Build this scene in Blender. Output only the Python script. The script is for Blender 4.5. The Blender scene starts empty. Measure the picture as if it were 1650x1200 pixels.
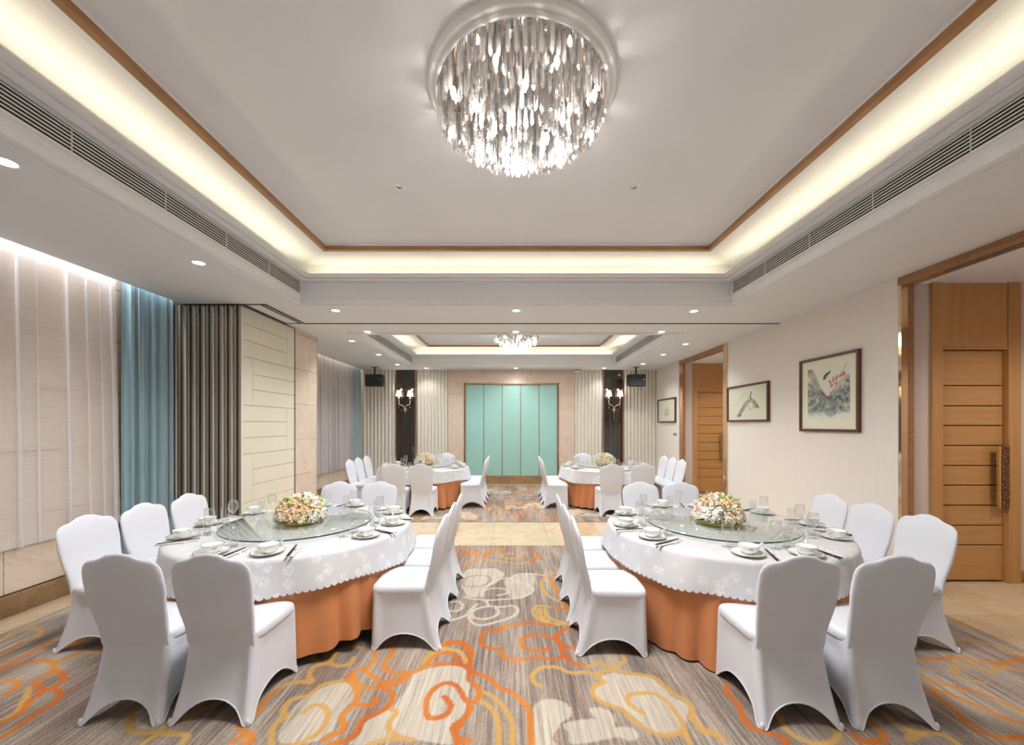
import bpy, bmesh, math, random
import numpy as np
from mathutils import Vector, Matrix

# ------------------------------------------------------------------ camera, world, exposure
scene = bpy.context.scene
col = scene.collection
PI = math.pi
cam_data = bpy.data.cameras.new('camera')
cam_data.sensor_width = 36.0
cam_data.lens = 14.0
cam_data.shift_y = 84.0 / 1650.0
cam_data.clip_start = 0.02
camera = bpy.data.objects.new('camera', cam_data)
camera.location = (0.0, 0.0, 1.65)
camera.rotation_euler = (PI / 2, 0, 0)
col.objects.link(camera)
scene.camera = camera

world = bpy.data.worlds.new('world')
scene.world = world
world.use_nodes = True
world.node_tree.nodes['Background'].inputs[0].default_value = (0.8, 0.85, 1.0, 1)
world.node_tree.nodes['Background'].inputs[1].default_value = 0.2

vs = scene.view_settings
scene.display_settings.display_device = 'sRGB'
vs.view_transform = 'Standard'
vs.look = 'None'
vs.gamma = 1.0
vs.use_curve_mapping = False
vs.exposure = 1.0
scene.cycles.max_bounces = 7
scene.cycles.diffuse_bounces = 4
scene.cycles.glossy_bounces = 3
scene.cycles.transmission_bounces = 4
scene.cycles.transparent_max_bounces = 16
scene.cycles.caustics_reflective = False
scene.cycles.caustics_refractive = False
scene.cycles.sample_clamp_indirect = 4.0
scene.cycles.use_adaptive_sampling = True
scene.cycles.adaptive_threshold = 0.12

P_BULB = 6.0        # one candle bulb of the chandelier, watts
P_DOWN = 34.0        # one downlight
P_COVE = 1.15        # one metre of hidden cove strip
P_SLOT = 3.2         # one metre of strip in the curtain slot
P_SCONCE = 0.6

def area_light(name, loc, sx, sy, rot, power, color, parent=None):
    l = bpy.data.lights.new(name, 'AREA')
    l.shape = 'RECTANGLE'; l.size = sx; l.size_y = sy
    l.energy = power; l.color = color
    o = bpy.data.objects.new(name, l)
    o.location = loc; o.rotation_euler = rot
    col.objects.link(o)
    if parent: o.parent = parent
    return o

# ------------------------------------------------------------------ room dimensions (metres)
XL, XR = -4.34, 4.04
Y0, Y1 = -1.40, 11.16
ZC = 3.18
SOF = -4.18                                    # edge of the soffit along the curtain slot
CX = 0.055
COVE1 = (CX - 2.70, CX + 2.70, -0.30, 4.98)    # x0 x1 y0 y1 of the ceiling trays
COVE2 = (CX - 2.70, CX + 2.70, 6.72, 10.44)
ZLIP, ZUP = 3.464, 3.588
WARM = (1.0, 0.86, 0.56)
for (x0, x1, y0, y1) in (COVE1, COVE2):
    zl = 3.456
    i = -0.06
    area_light('cove_strip', (x0 + i, (y0 + y1) / 2, zl), 0.03, y1 - y0 - .3, (0, PI * 1.40, 0), P_COVE * (y1 - y0), WARM)
    area_light('cove_strip', (x1 - i, (y0 + y1) / 2, zl), 0.03, y1 - y0 - .3, (0, -PI * 1.40, 0), P_COVE * (y1 - y0), WARM)
    area_light('cove_strip', ((x0 + x1) / 2, y1 - i, zl), x1 - x0 - .3, 0.03, (-PI * 1.40, 0, 0), P_COVE * (x1 - x0), WARM)
    area_light('cove_strip', ((x0 + x1) / 2, y0 + i, zl), x1 - x0 - .3, 0.03, (PI * 1.40, 0, 0), P_COVE * (x1 - x0), WARM)
area_light('curtain_strip', (-4.215, 1.85, 3.44), 0.03, 6.2, (0, 0, 0), P_SLOT * 6.2, (0.88, 0.94, 1.0))
area_light('curtain_strip', (-4.215, 9.1, 3.44), 0.03, 3.8, (0, 0, 0), P_SLOT * .45 * 3.8, (1.0, 0.92, 0.78))

# ------------------------------------------------------------------ helpers
def lin(r, g, b):
    f = lambda c: ((c / 255 + 0.055) / 1.055) ** 2.4 if c > 10 else c / 255 / 12.92
    return (f(r), f(g), f(b), 1.0)

class NT:
    def __init__(self, name):
        self.m = bpy.data.materials.new(name)
        self.m.use_nodes = True
        self.t = self.m.node_tree
        self.b = self.t.nodes['Principled BSDF']
        self.out = self.t.nodes['Material Output']
    def n(self, typ, **kw):
        nd = self.t.nodes.new(typ)
        for k, v in kw.items():
            if k.startswith('i_'):
                key = k[2:]
                key = int(key) if key.isdigit() else key.replace('_', ' ')
                nd.inputs[key].default_value = v
            else:
                setattr(nd, k, v)
        return nd
    def l(self, a, b):
        self.t.links.new(a, b)
    def coords(self, scale=(1, 1, 1), kind='Object'):
        tc = self.n('ShaderNodeTexCoord')
        mp = self.n('ShaderNodeMapping')
        mp.inputs['Scale'].default_value = scale
        self.l(tc.outputs[kind], mp.inputs['Vector'])
        return mp.outputs['Vector']
    def noise(self, vec, scale=5, detail=3, rough=.5, dist=0):
        nd = self.n('ShaderNodeTexNoise')
        nd.inputs['Scale'].default_value = scale
        nd.inputs['Detail'].default_value = detail
        nd.inputs['Roughness'].default_value = rough
        nd.inputs['Distortion'].default_value = dist
        if vec is not None: self.l(vec, nd.inputs['Vector'])
        return nd.outputs['Fac']
    def ramp(self, fac, stops):
        r = self.n('ShaderNodeValToRGB')
        el = r.color_ramp.elements
        while len(el) < len(stops): el.new(0.5)
        for e, (p, c) in zip(el, stops):
            e.position = p; e.color = c
        self.l(fac, r.inputs['Fac'])
        return r.outputs['Color']
    def mix(self, fac, a, b):
        m = self.n('ShaderNodeMix', data_type='RGBA')
        for s, v in ((m.inputs[0], fac), (m.inputs[6], a), (m.inputs[7], b)):
            if hasattr(v, 'is_linked') or hasattr(v, 'links'): self.l(v, s)
            else: s.default_value = v
        return m.outputs[2]
    def math(self, op, a, b=0.0, clamp=False):
        m = self.n('ShaderNodeMath', operation=op, use_clamp=clamp)
        for s, v in ((m.inputs[0], a), (m.inputs[1], b)):
            if hasattr(v, 'links'): self.l(v, s)
            else: s.default_value = v
        return m.outputs[0]
    def bump(self, h, strength=.2, dist=.01):
        b = self.n('ShaderNodeBump')
        b.inputs['Strength'].default_value = strength
        b.inputs['Distance'].default_value = dist
        self.l(h, b.inputs['Height'])
        self.l(b.outputs['Normal'], self.b.inputs['Normal'])

M = {}
def simple(name, c, rough=.5, metal=0.0, noise=None, bump=None, sheen=0, coat=0):
    t = NT(name)
    t.b.inputs['Roughness'].default_value = rough
    t.b.inputs['Metallic'].default_value = metal
    if sheen: t.b.inputs['Sheen Weight'].default_value = sheen
    if coat:
        t.b.inputs['Coat Weight'].default_value = coat
        t.b.inputs['Coat Roughness'].default_value = .08
    if noise:
        sc, amt = noise
        f = t.noise(t.coords(sc), 1.0, 4, .6)
        k0, k1 = 1 - amt, 1 + amt
        dark = tuple(min(1, x * k0) for x in c[:3]) + (1,)
        lite = tuple(min(1, x * k1) for x in c[:3]) + (1,)
        t.l(t.ramp(f, [(.3, dark), (.7, lite)]), t.b.inputs['Base Color'])
    else:
        t.b.inputs['Base Color'].default_value = c
    if bump:
        sc, st = bump
        t.bump(t.noise(t.coords(sc), 1.0, 3, .6), st, .004)
    M[name] = t.m
    return t

def emit(name, c, strength):
    t = NT(name)
    t.b.inputs['Base Color'].default_value = (0.8, 0.8, 0.8, 1)
    t.b.inputs['Emission Color'].default_value = c
    t.b.inputs['Emission Strength'].default_value = strength
    M[name] = t.m

simple('paint', (.80, .81, .835, 1), .75, noise=((1.2, 1.2, 1.2), .02))
simple('upper_paint', (.82, .83, .86, 1), .7, noise=((1.5, 1.5, 1.5), .02))
simple('cornice_paint', (.84, .845, .86, 1), .5)
simple('wallpaper', (.83, .775, .72, 1), .8, noise=((3, 220, 1.5), .05), bump=((4, 300, 90), .25))
simple('pink_wall', (.62, .53, .49, 1), .8, noise=((2, 2, 2), .03))
simple('dark_slot', (.02, .018, .016, 1), .6)
simple('gap_dark', (.012, .012, .012, 1), .8)
simple('grille_white', (.82, .81, .80, 1), .45)
simple('white_metal', (.85, .85, .85, 1), .35)
simple('gold_mirror', (.80, .58, .36, 1), .07, 1.0)
simple('copper', (.60, .30, .18, 1), .22, 1.0)
simple('brass', (.83, .62, .33, 1), .25, 1.0)
simple('bronze', (.34, .29, .235, 1), .4, .45)
simple('bronze_dark', (.05, .042, .036, 1), .4, .6)
simple('black_plastic', (.016, .016, .018, 1), .45)
simple('steel', (.62, .60, .58, 1), .10, 1.0)
simple('mirror_plate', (.66, .60, .56, 1), .05, 1.0)
simple('spandex', (.70, .715, .765, 1), .62, noise=((3, 3, 220), .012), bump=((9, 9, 260), .12), sheen=.25)
simple('sheer_hem', (.88, .84, .82, 1), .8)
simple('teal', (.36, .63, .57, 1), .35, noise=((2, 2, 2), .02))
simple('leather', (.76, .72, .60, 1), .5, noise=((2, 2, 2), .02), bump=((260, 260, 260), .12))
simple('flute', (.80, .765, .67, 1), .35)
simple('porcelain', (.88, .88, .845, 1), .12, coat=.5)
simple('lacquer', (.012, .012, .013, 1), .22)
simple('silver_tip', (.60, .60, .60, 1), .2, 1.0)
simple('pale_stick', (.74, .69, .65, 1), .35)
simple('cutlery_mark', (.10, .12, .14, 1), .3)
simple('moss', (.30, .30, .045, 1), .8, noise=((40, 40, 40), .5))
simple('tray_gold', (.50, .40, .14, 1), .18, .9)
simple('leaf', (.25, .42, .07, 1), .55, noise=((20, 20, 20), .3))
simple('petal_peach', (.92, .64, .40, 1), .6, noise=((28, 28, 28), .22))
simple('petal_pale', (.94, .79, .60, 1), .6, noise=((28, 28, 28), .12))
simple('petal_white', (.90, .88, .80, 1), .6, noise=((28, 28, 28), .07))
simple('petal_pink', (.90, .66, .62, 1), .6, noise=((28, 28, 28), .08))
simple('petal_lime', (.70, .78, .32, 1), .6)
simple('frame_wood', (.115, .040, .022, 1), .35, noise=((4, 4, 60), .3))
simple('mat_board', (.80, .80, .64, 1), .7)
simple('mat_bevel', (.9, .88, .8, 1), .6)
simple('blue_drape', (.32, .45, .50, 1), .75, noise=((2, 2, 1), .06), sheen=.3)
simple('skirt_orange', (.60, .225, .080, 1), .5, noise=((6, 6, 1.2), .10), sheen=.2)
simple('edge_glass', (.02, .055, .045, 1), .1)
simple('table_wood', (.25, .15, .08, 1), .5)

# wood of doors, trims
def wood(name, c0, c1, scale, rough=.32):
    t = NT(name)
    v = t.coords(scale)
    f = t.noise(v, 1.0, 5, .62, .6)
    t.l(t.ramp(f, [(.28, c0), (.72, c1)]), t.b.inputs['Base Color'])
    t.b.inputs['Roughness'].default_value = rough
    t.b.inputs['Coat Weight'].default_value = .2
    M[name] = t.m
wood('door_wood', lin(178, 129, 74), lin(194, 147, 91), (26, 26, 1.3))
wood('board_wood', lin(178, 129, 74), lin(194, 147, 91), (1.6, 26, 30))
wood('trim_wood', lin(146, 102, 62), lin(184, 134, 84), (3, 3, 40))
wood('header_wood', lin(140, 98, 64), lin(176, 128, 86), (30, 1.5, 30), .25)

# marble
def marble(name, c0, c1, vein, rough, scale=1.0, coat=0):
    t = NT(name)
    v = t.coords((scale, scale, scale))
    f = t.noise(v, 2.2, 6, .62, .9)
    base = t.ramp(f, [(.25, c0), (.75, c1)])
    w = t.noise(v, 1.7, 8, .68, 2.0)
    d = t.math('ABSOLUTE', t.math('SUBTRACT', w, .5))
    k = t.math('SUBTRACT', 1.0, t.math('MULTIPLY', d, 26.0), True)
    k = t.math('MULTIPLY', k, .38)
    t.l(t.mix(k, base, vein), t.b.inputs['Base Color'])
    t.b.inputs['Roughness'].default_value = rough
    M[name] = t.m
marble('wall_marble', lin(216, 196, 176), lin(230, 214, 196), lin(200, 174, 150), .22)
marble('floor_marble', lin(206, 182, 148), lin(220, 199, 168), lin(188, 156, 118), .07)
marble('base_marble', lin(142, 112, 80), lin(170, 138, 102), lin(120, 90, 62), .25)

# thin clear glass (stemware), crystal, tinted table glass
def glassy(name, tint, gloss, rough, blend, power, base=.02):
    t = NT(name)
    t.t.nodes.remove(t.b)
    tr = t.n('ShaderNodeBsdfTransparent'); tr.inputs[0].default_value = tint
    gl = t.n('ShaderNodeBsdfGlossy'); gl.inputs['Color'].default_value = gloss; gl.inputs['Roughness'].default_value = rough
    lw = t.n('ShaderNodeLayerWeight'); lw.inputs['Blend'].default_value = blend
    f = t.math('POWER', lw.outputs['Facing'], power)
    f = t.math('ADD', t.math('MULTIPLY', f, 1 - base), base, True)
    mx = t.n('ShaderNodeMixShader')
    t.l(f, mx.inputs[0]); t.l(tr.outputs[0], mx.inputs[1]); t.l(gl.outputs[0], mx.inputs[2])
    t.l(mx.outputs[0], t.out.inputs['Surface'])
    M[name] = t.m
glassy('thin_glass', (.95, .96, .96, 1), (1, 1, 1, 1), .04, .5, 1.8, .07)

glassy('table_glass', (.95, .985, .965, 1), (.92, .97, .95, 1), .02, .5, 2.4, .07)
# lead crystal: clear, glossy, and slightly milky from its facets
t = NT('crystal'); t.t.nodes.remove(t.b)
tr = t.n('ShaderNodeBsdfTransparent'); tr.inputs[0].default_value = (.97, .965, .96, 1)
gl = t.n('ShaderNodeBsdfGlossy'); gl.inputs['Color'].default_value = (1, .98, .97, 1); gl.inputs['Roughness'].default_value = .09
tl = t.n('ShaderNodeBsdfTranslucent'); tl.inputs[0].default_value = (.9, .88, .87, 1)
lw = t.n('ShaderNodeLayerWeight'); lw.inputs['Blend'].default_value = .5
m1 = t.n('ShaderNodeMixShader'); m1.inputs[0].default_value = .20
t.l(gl.outputs[0], m1.inputs[1]); t.l(tl.outputs[0], m1.inputs[2])
m2 = t.n('ShaderNodeMixShader')
t.l(t.math('ADD', t.math('MULTIPLY', lw.outputs['Facing'], .6), .30, True), m2.inputs[0])
t.l(tr.outputs[0], m2.inputs[1]); t.l(m1.outputs[0], m2.inputs[2]); t.l(m2.outputs[0], t.out.inputs['Surface'])
M['crystal'] = t.m

# sheer fabric: partly see-through, partly scattering
def sheer(name, c, hole):
    t = NT(name)
    t.t.nodes.remove(t.b)
    tr = t.n('ShaderNodeBsdfTransparent'); tr.inputs[0].default_value = (1, .985, .97, 1)
    df = t.n('ShaderNodeBsdfDiffuse'); df.inputs[0].default_value = c
    tl = t.n('ShaderNodeBsdfTranslucent'); tl.inputs[0].default_value = c
    m1 = t.n('ShaderNodeMixShader'); m1.inputs[0].default_value = .45
    t.l(df.outputs[0], m1.inputs[1]); t.l(tl.outputs[0], m1.inputs[2])
    f = t.noise(t.coords((6, 6, 320)), 1.0, 2, .5)
    m2 = t.n('ShaderNodeMixShader')
    t.l(t.math('ADD', t.math('MULTIPLY', f, .25), 1 - hole - .125), m2.inputs[0])
    t.l(tr.outputs[0], m2.inputs[1]); t.l(m1.outputs[0], m2.inputs[2])
    t.l(m2.outputs[0], t.out.inputs['Surface'])
    M[name] = t.m
sheer('sheer', (.94, .93, .94, 1), .43)
sheer('sheer_grey', (.80, .78, .80, 1), .22)

# damask cloth
t = NT('damask')
v = t.coords((1, 1, 1))
big = t.n('ShaderNodeTexVoronoi'); big.inputs['Scale'].default_value = 9.5; t.l(v, big.inputs['Vector'])
fine = t.noise(v, 60, 3, .6, 1.2)
inside = t.math('LESS_THAN', t.math('ADD', big.outputs['Distance'], t.math('MULTIPLY', fine, .35)), .52)
fl = t.math('MULTIPLY', inside, t.math('GREATER_THAN', t.noise(v, 42, 2, .5, 2.5), .5))
t.l(t.mix(fl, (.64, .64, .655, 1), (.80, .80, .815, 1)), t.b.inputs['Base Color'])
t.l(t.math('SUBTRACT', .55, t.math('MULTIPLY', fl, .2)), t.b.inputs['Roughness'])
t.b.inputs['Sheen Weight'].default_value = .15
M['damask'] = t.m

# dark mirror tiles of the back wall
simple('dark_mirror', (.022, .018, .017, 1), .05, .0, coat=1.0)

# perforated bronze handle plate
t = NT('handle_plate')
v = t.coords((1, 1, 1))
vo = t.n('ShaderNodeTexVoronoi'); vo.inputs['Scale'].default_value = 60.0; t.l(v, vo.inputs['Vector'])
t.l(t.ramp(vo.outputs['Distance'], [(.25, (.42, .25, .11, 1)), (.55, (.12, .06, .03, 1))]), t.b.inputs['Base Color'])
t.b.inputs['Metallic'].default_value = .8; t.b.inputs['Roughness'].default_value = .35
M['handle_plate'] = t.m

emit('bulb_glow', (1.0, .95, .86, 1), 45.0)
emit('down_glow', (1.0, .97, .92, 1), 9.0)
emit('shade_glow', (1.0, .90, .78, 1), .75)

# carpet: drawn motif distances come as attributes, threads and streaks are noise
t = NT('carpet')
pos = t.coords((1, 1, 1))
sx = t.n('ShaderNodeMapping'); sx.inputs['Scale'].default_value = (46, 1.5, 1); t.l(pos, sx.inputs['Vector'])
s1 = t.noise(sx.outputs[0], 1.0, 8, .74)
sw = t.n('ShaderNodeMapping'); sw.inputs['Scale'].default_value = (3.2, .55, 1); t.l(pos, sw.inputs['Vector'])
s2 = t.noise(sw.outputs[0], 1.0, 3, .55)
speck = t.math('MULTIPLY', t.math('SUBTRACT', t.noise(pos, 130, 2, .7), .5), .22)
st = t.math('ADD', t.math('ADD', t.math('MULTIPLY', s1, .62), t.math('MULTIPLY', s2, .38)), speck)
base = t.ramp(st, [(.36, lin(98, 87, 82)), (.46, lin(136, 123, 114)), (.54, lin(168, 154, 141)), (.64, lin(194, 183, 169))])
red = t.n('ShaderNodeMapping'); red.inputs['Scale'].default_value = (46, .45, 1); red.inputs['Location'].default_value = (7.3, 2.1, 0); t.l(pos, red.inputs['Vector'])
r1 = t.noise(red.outputs[0], 1.0, 3, .6)
rm = t.n('ShaderNodeMapping'); rm.inputs['Scale'].default_value = (1.6, .8, 1); rm.inputs['Location'].default_value = (1.7, 4.4, 0); t.l(pos, rm.inputs['Vector'])
r2 = t.noise(rm.outputs[0], 1.0, 2, .5)
rk = t.math('MULTIPLY', t.math('GREATER_THAN', r1, .64), t.math('GREATER_THAN', r2, .52))
thread = t.noise(pos, 240, 2, .6)
fuzz = t.math('MULTIPLY', t.math('SUBTRACT', t.noise(pos, 70, 3, .6), .5), .020)
def mask(name, soft=.007):
    at = t.n('ShaderNodeAttribute', attribute_name=name)
    d = t.math('ADD', at.outputs['Fac'], fuzz)
    mr = t.n('ShaderNodeMapRange', clamp=True)
    mr.inputs['From Min'].default_value = soft; mr.inputs['From Max'].default_value = -soft
    t.l(d, mr.inputs['Value'])
    return mr.outputs[0]
c = t.mix(t.math('MULTIPLY', rk, .75), base, lin(190, 104, 58))
creamc = t.ramp(s1, [(.36, lin(170, 156, 142)), (.46, lin(206, 197, 180)), (.6, lin(220, 212, 194))])
c = t.mix(t.math('MULTIPLY', mask('cream'), .62), c, creamc)
c = t.mix(t.math('MULTIPLY', mask('grey_line'), .6), c, lin(140, 124, 112))
c = t.mix(t.math('MULTIPLY', mask('pale_line'), .85), c, lin(206, 197, 182))
goldc = t.ramp(thread, [(.35, lin(186, 136, 64)), (.6, lin(212, 172, 98))])
orange = t.ramp(t.math('ADD', t.math('MULTIPLY', thread, .5), t.math('MULTIPLY', s2, .5)), [(.42, lin(182, 92, 38)), (.5, lin(200, 114, 48)), (.58, lin(214, 152, 74))])
c = t.mix(t.math('MULTIPLY', mask('gold_line'), .9), c, goldc)
c = t.mix(t.math('MULTIPLY', mask('orange_line'), .95), c, orange)
t.l(c, t.b.inputs['Base Color'])
t.b.inputs['Roughness'].default_value = .95
t.b.inputs['Specular IOR Level'].default_value = .1
t.bump(thread, .5, .006)
M['carpet'] = t.m

# ---- geometry helpers
def new(name, verts, faces, mat, parent=None, smooth=False, loc=None):
    me = bpy.data.meshes.new(name)
    me.from_pydata([tuple(v) for v in verts], [], [tuple(f) for f in faces])
    if smooth: me.polygons.foreach_set('use_smooth', [True] * len(me.polygons))
    me.materials.append(M[mat]); me.update()
    o = bpy.data.objects.new(name, me)
    col.objects.link(o)
    if parent: o.parent = parent
    if loc: o.location = loc
    return o

def inst(name, me, parent=None, loc=(0, 0, 0), rot=(0, 0, 0), scale=None):
    o = bpy.data.objects.new(name, me)
    col.objects.link(o)
    if parent: o.parent = parent
    o.location = loc; o.rotation_euler = rot
    if scale: o.scale = scale
    return o

class MB:
    """collects vertices and faces of one mesh"""
    def __init__(self): self.v = []; self.f = []
    def add(self, v, f):
        n = len(self.v)
        self.v += list(v); self.f += [tuple(i + n for i in q) for q in f]
        return self
    def box(self, x0, x1, y0, y1, z0, z1):
        v = [(x, y, z) for z in (z0, z1) for y in (y0, y1) for x in (x0, x1)]
        return self.add(v, [(0, 2, 3, 1), (4, 5, 7, 6), (0, 1, 5, 4), (1, 3, 7, 5), (3, 2, 6, 7), (2, 0, 4, 6)])
    def lathe(self, prof, n=24, cx=0, cy=0, closed=False):
        v = []; f = []
        for r, z in prof:
            for k in range(n):
                a = 2 * PI * k / n
                v.append((cx + r * math.cos(a), cy + r * math.sin(a), z))
        m = len(prof)
        for j in range(m - 1):
            for k in range(n):
                k2 = (k + 1) % n
                f.append((j * n + k, j * n + k2, (j + 1) * n + k2, (j + 1) * n + k))
        if closed:
            f.append(tuple(range(n - 1, -1, -1))); f.append(tuple((m - 1) * n + k for k in range(n)))
        return self.add(v, f)
    def tube(self, pts, r, n=8):
        pts = [Vector(p) for p in pts]; rs = r if isinstance(r, (list, tuple)) else [r] * len(pts)
        v = []; f = []
        ref = None
        for i, p in enumerate(pts):
            d = (pts[min(i + 1, len(pts) - 1)] - pts[max(i - 1, 0)]).normalized()
            if ref is None:
                ref = Vector((0, 0, 1)) if abs(d.z) < .9 else Vector((1, 0, 0))
            a = d.cross(ref).normalized(); b = a.cross(d).normalized(); ref = b
            for k in range(n):
                w = 2 * PI * k / n
                v.append(tuple(p + (a * math.cos(w) + b * math.sin(w)) * rs[i]))
        for i in range(len(pts) - 1):
            for k in range(n):
                k2 = (k + 1) % n
                f.append((i * n + k, i * n + k2, (i + 1) * n + k2, (i + 1) * n + k))
        f.append(tuple(range(n - 1, -1, -1))); f.append(tuple((len(pts) - 1) * n + k for k in range(n)))
        return self.add(v, f)
    def build(self, name, mat, parent=None, smooth=False, loc=None, bevel=0):
        o = new(name, self.v, self.f, mat, parent, smooth, loc)
        if bevel:
            b = o.modifiers.new('bevel', 'BEVEL'); b.width = bevel; b.segments = 2; b.limit_method = 'ANGLE'
        return o

def box(name, x0, x1, y0, y1, z0, z1, mat, parent=None, bevel=0):
    return MB().box(x0, x1, y0, y1, z0, z1).build(name, mat, parent, bevel=bevel)

def empty(name, loc=(0, 0, 0), rz=0):
    o = bpy.data.objects.new(name, None)
    o.empty_display_size = .1
    col.objects.link(o); o.location = loc; o.rotation_euler = (0, 0, rz)
    return o

def tag(o, label=None, cat=None, group=None, kind=None):
    if label: o['label'] = label
    if cat: o['category'] = cat
    if group: o['group'] = group
    if kind: o['kind'] = kind
    return o

def struct(o): return tag(o, kind='structure')

def copy_tree(o, parent=None):
    c = o.copy(); col.objects.link(c); c.parent = parent
    for ch in list(o.children): copy_tree(ch, c)
    return c

# ------------------------------------------------------------------ the room
# floor: screed with marble tiles as its parts
floor = struct(box('floor', XL - .2, 6.2, Y0, Y1 + .2, -.10, -.012, 'base_marble'))
def tiles(x0, x1, y0, y1, nx, ny):
    g = .0015
    for i in range(nx):
        for j in range(ny):
            a = x0 + (x1 - x0) * i / nx; b = x0 + (x1 - x0) * (i + 1) / nx
            c_ = y0 + (y1 - y0) * j / ny; d = y0 + (y1 - y0) * (j + 1) / ny
            box('tile', a + g, b - g, c_ + g, d - g, -.012, 0, 'floor_marble', floor)
tiles(XL, 3.76, 5.43, 6.74, 10, 2)
tiles(3.76, 6.0, 2.0, 5.6, 3, 5)
tiles(3.76, 4.04, 5.6, 11.1, 1, 7)
tiles(4.04, 6.0, 7.5, 9.7, 2, 3)
tiles(XL, -4.03, -1.4, 5.43, 1, 8)
tiles(XL, -4.03, 6.74, 11.1, 1, 5)
tiles(-4.03, 3.76, 10.86, 11.16, 9, 1)

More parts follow.
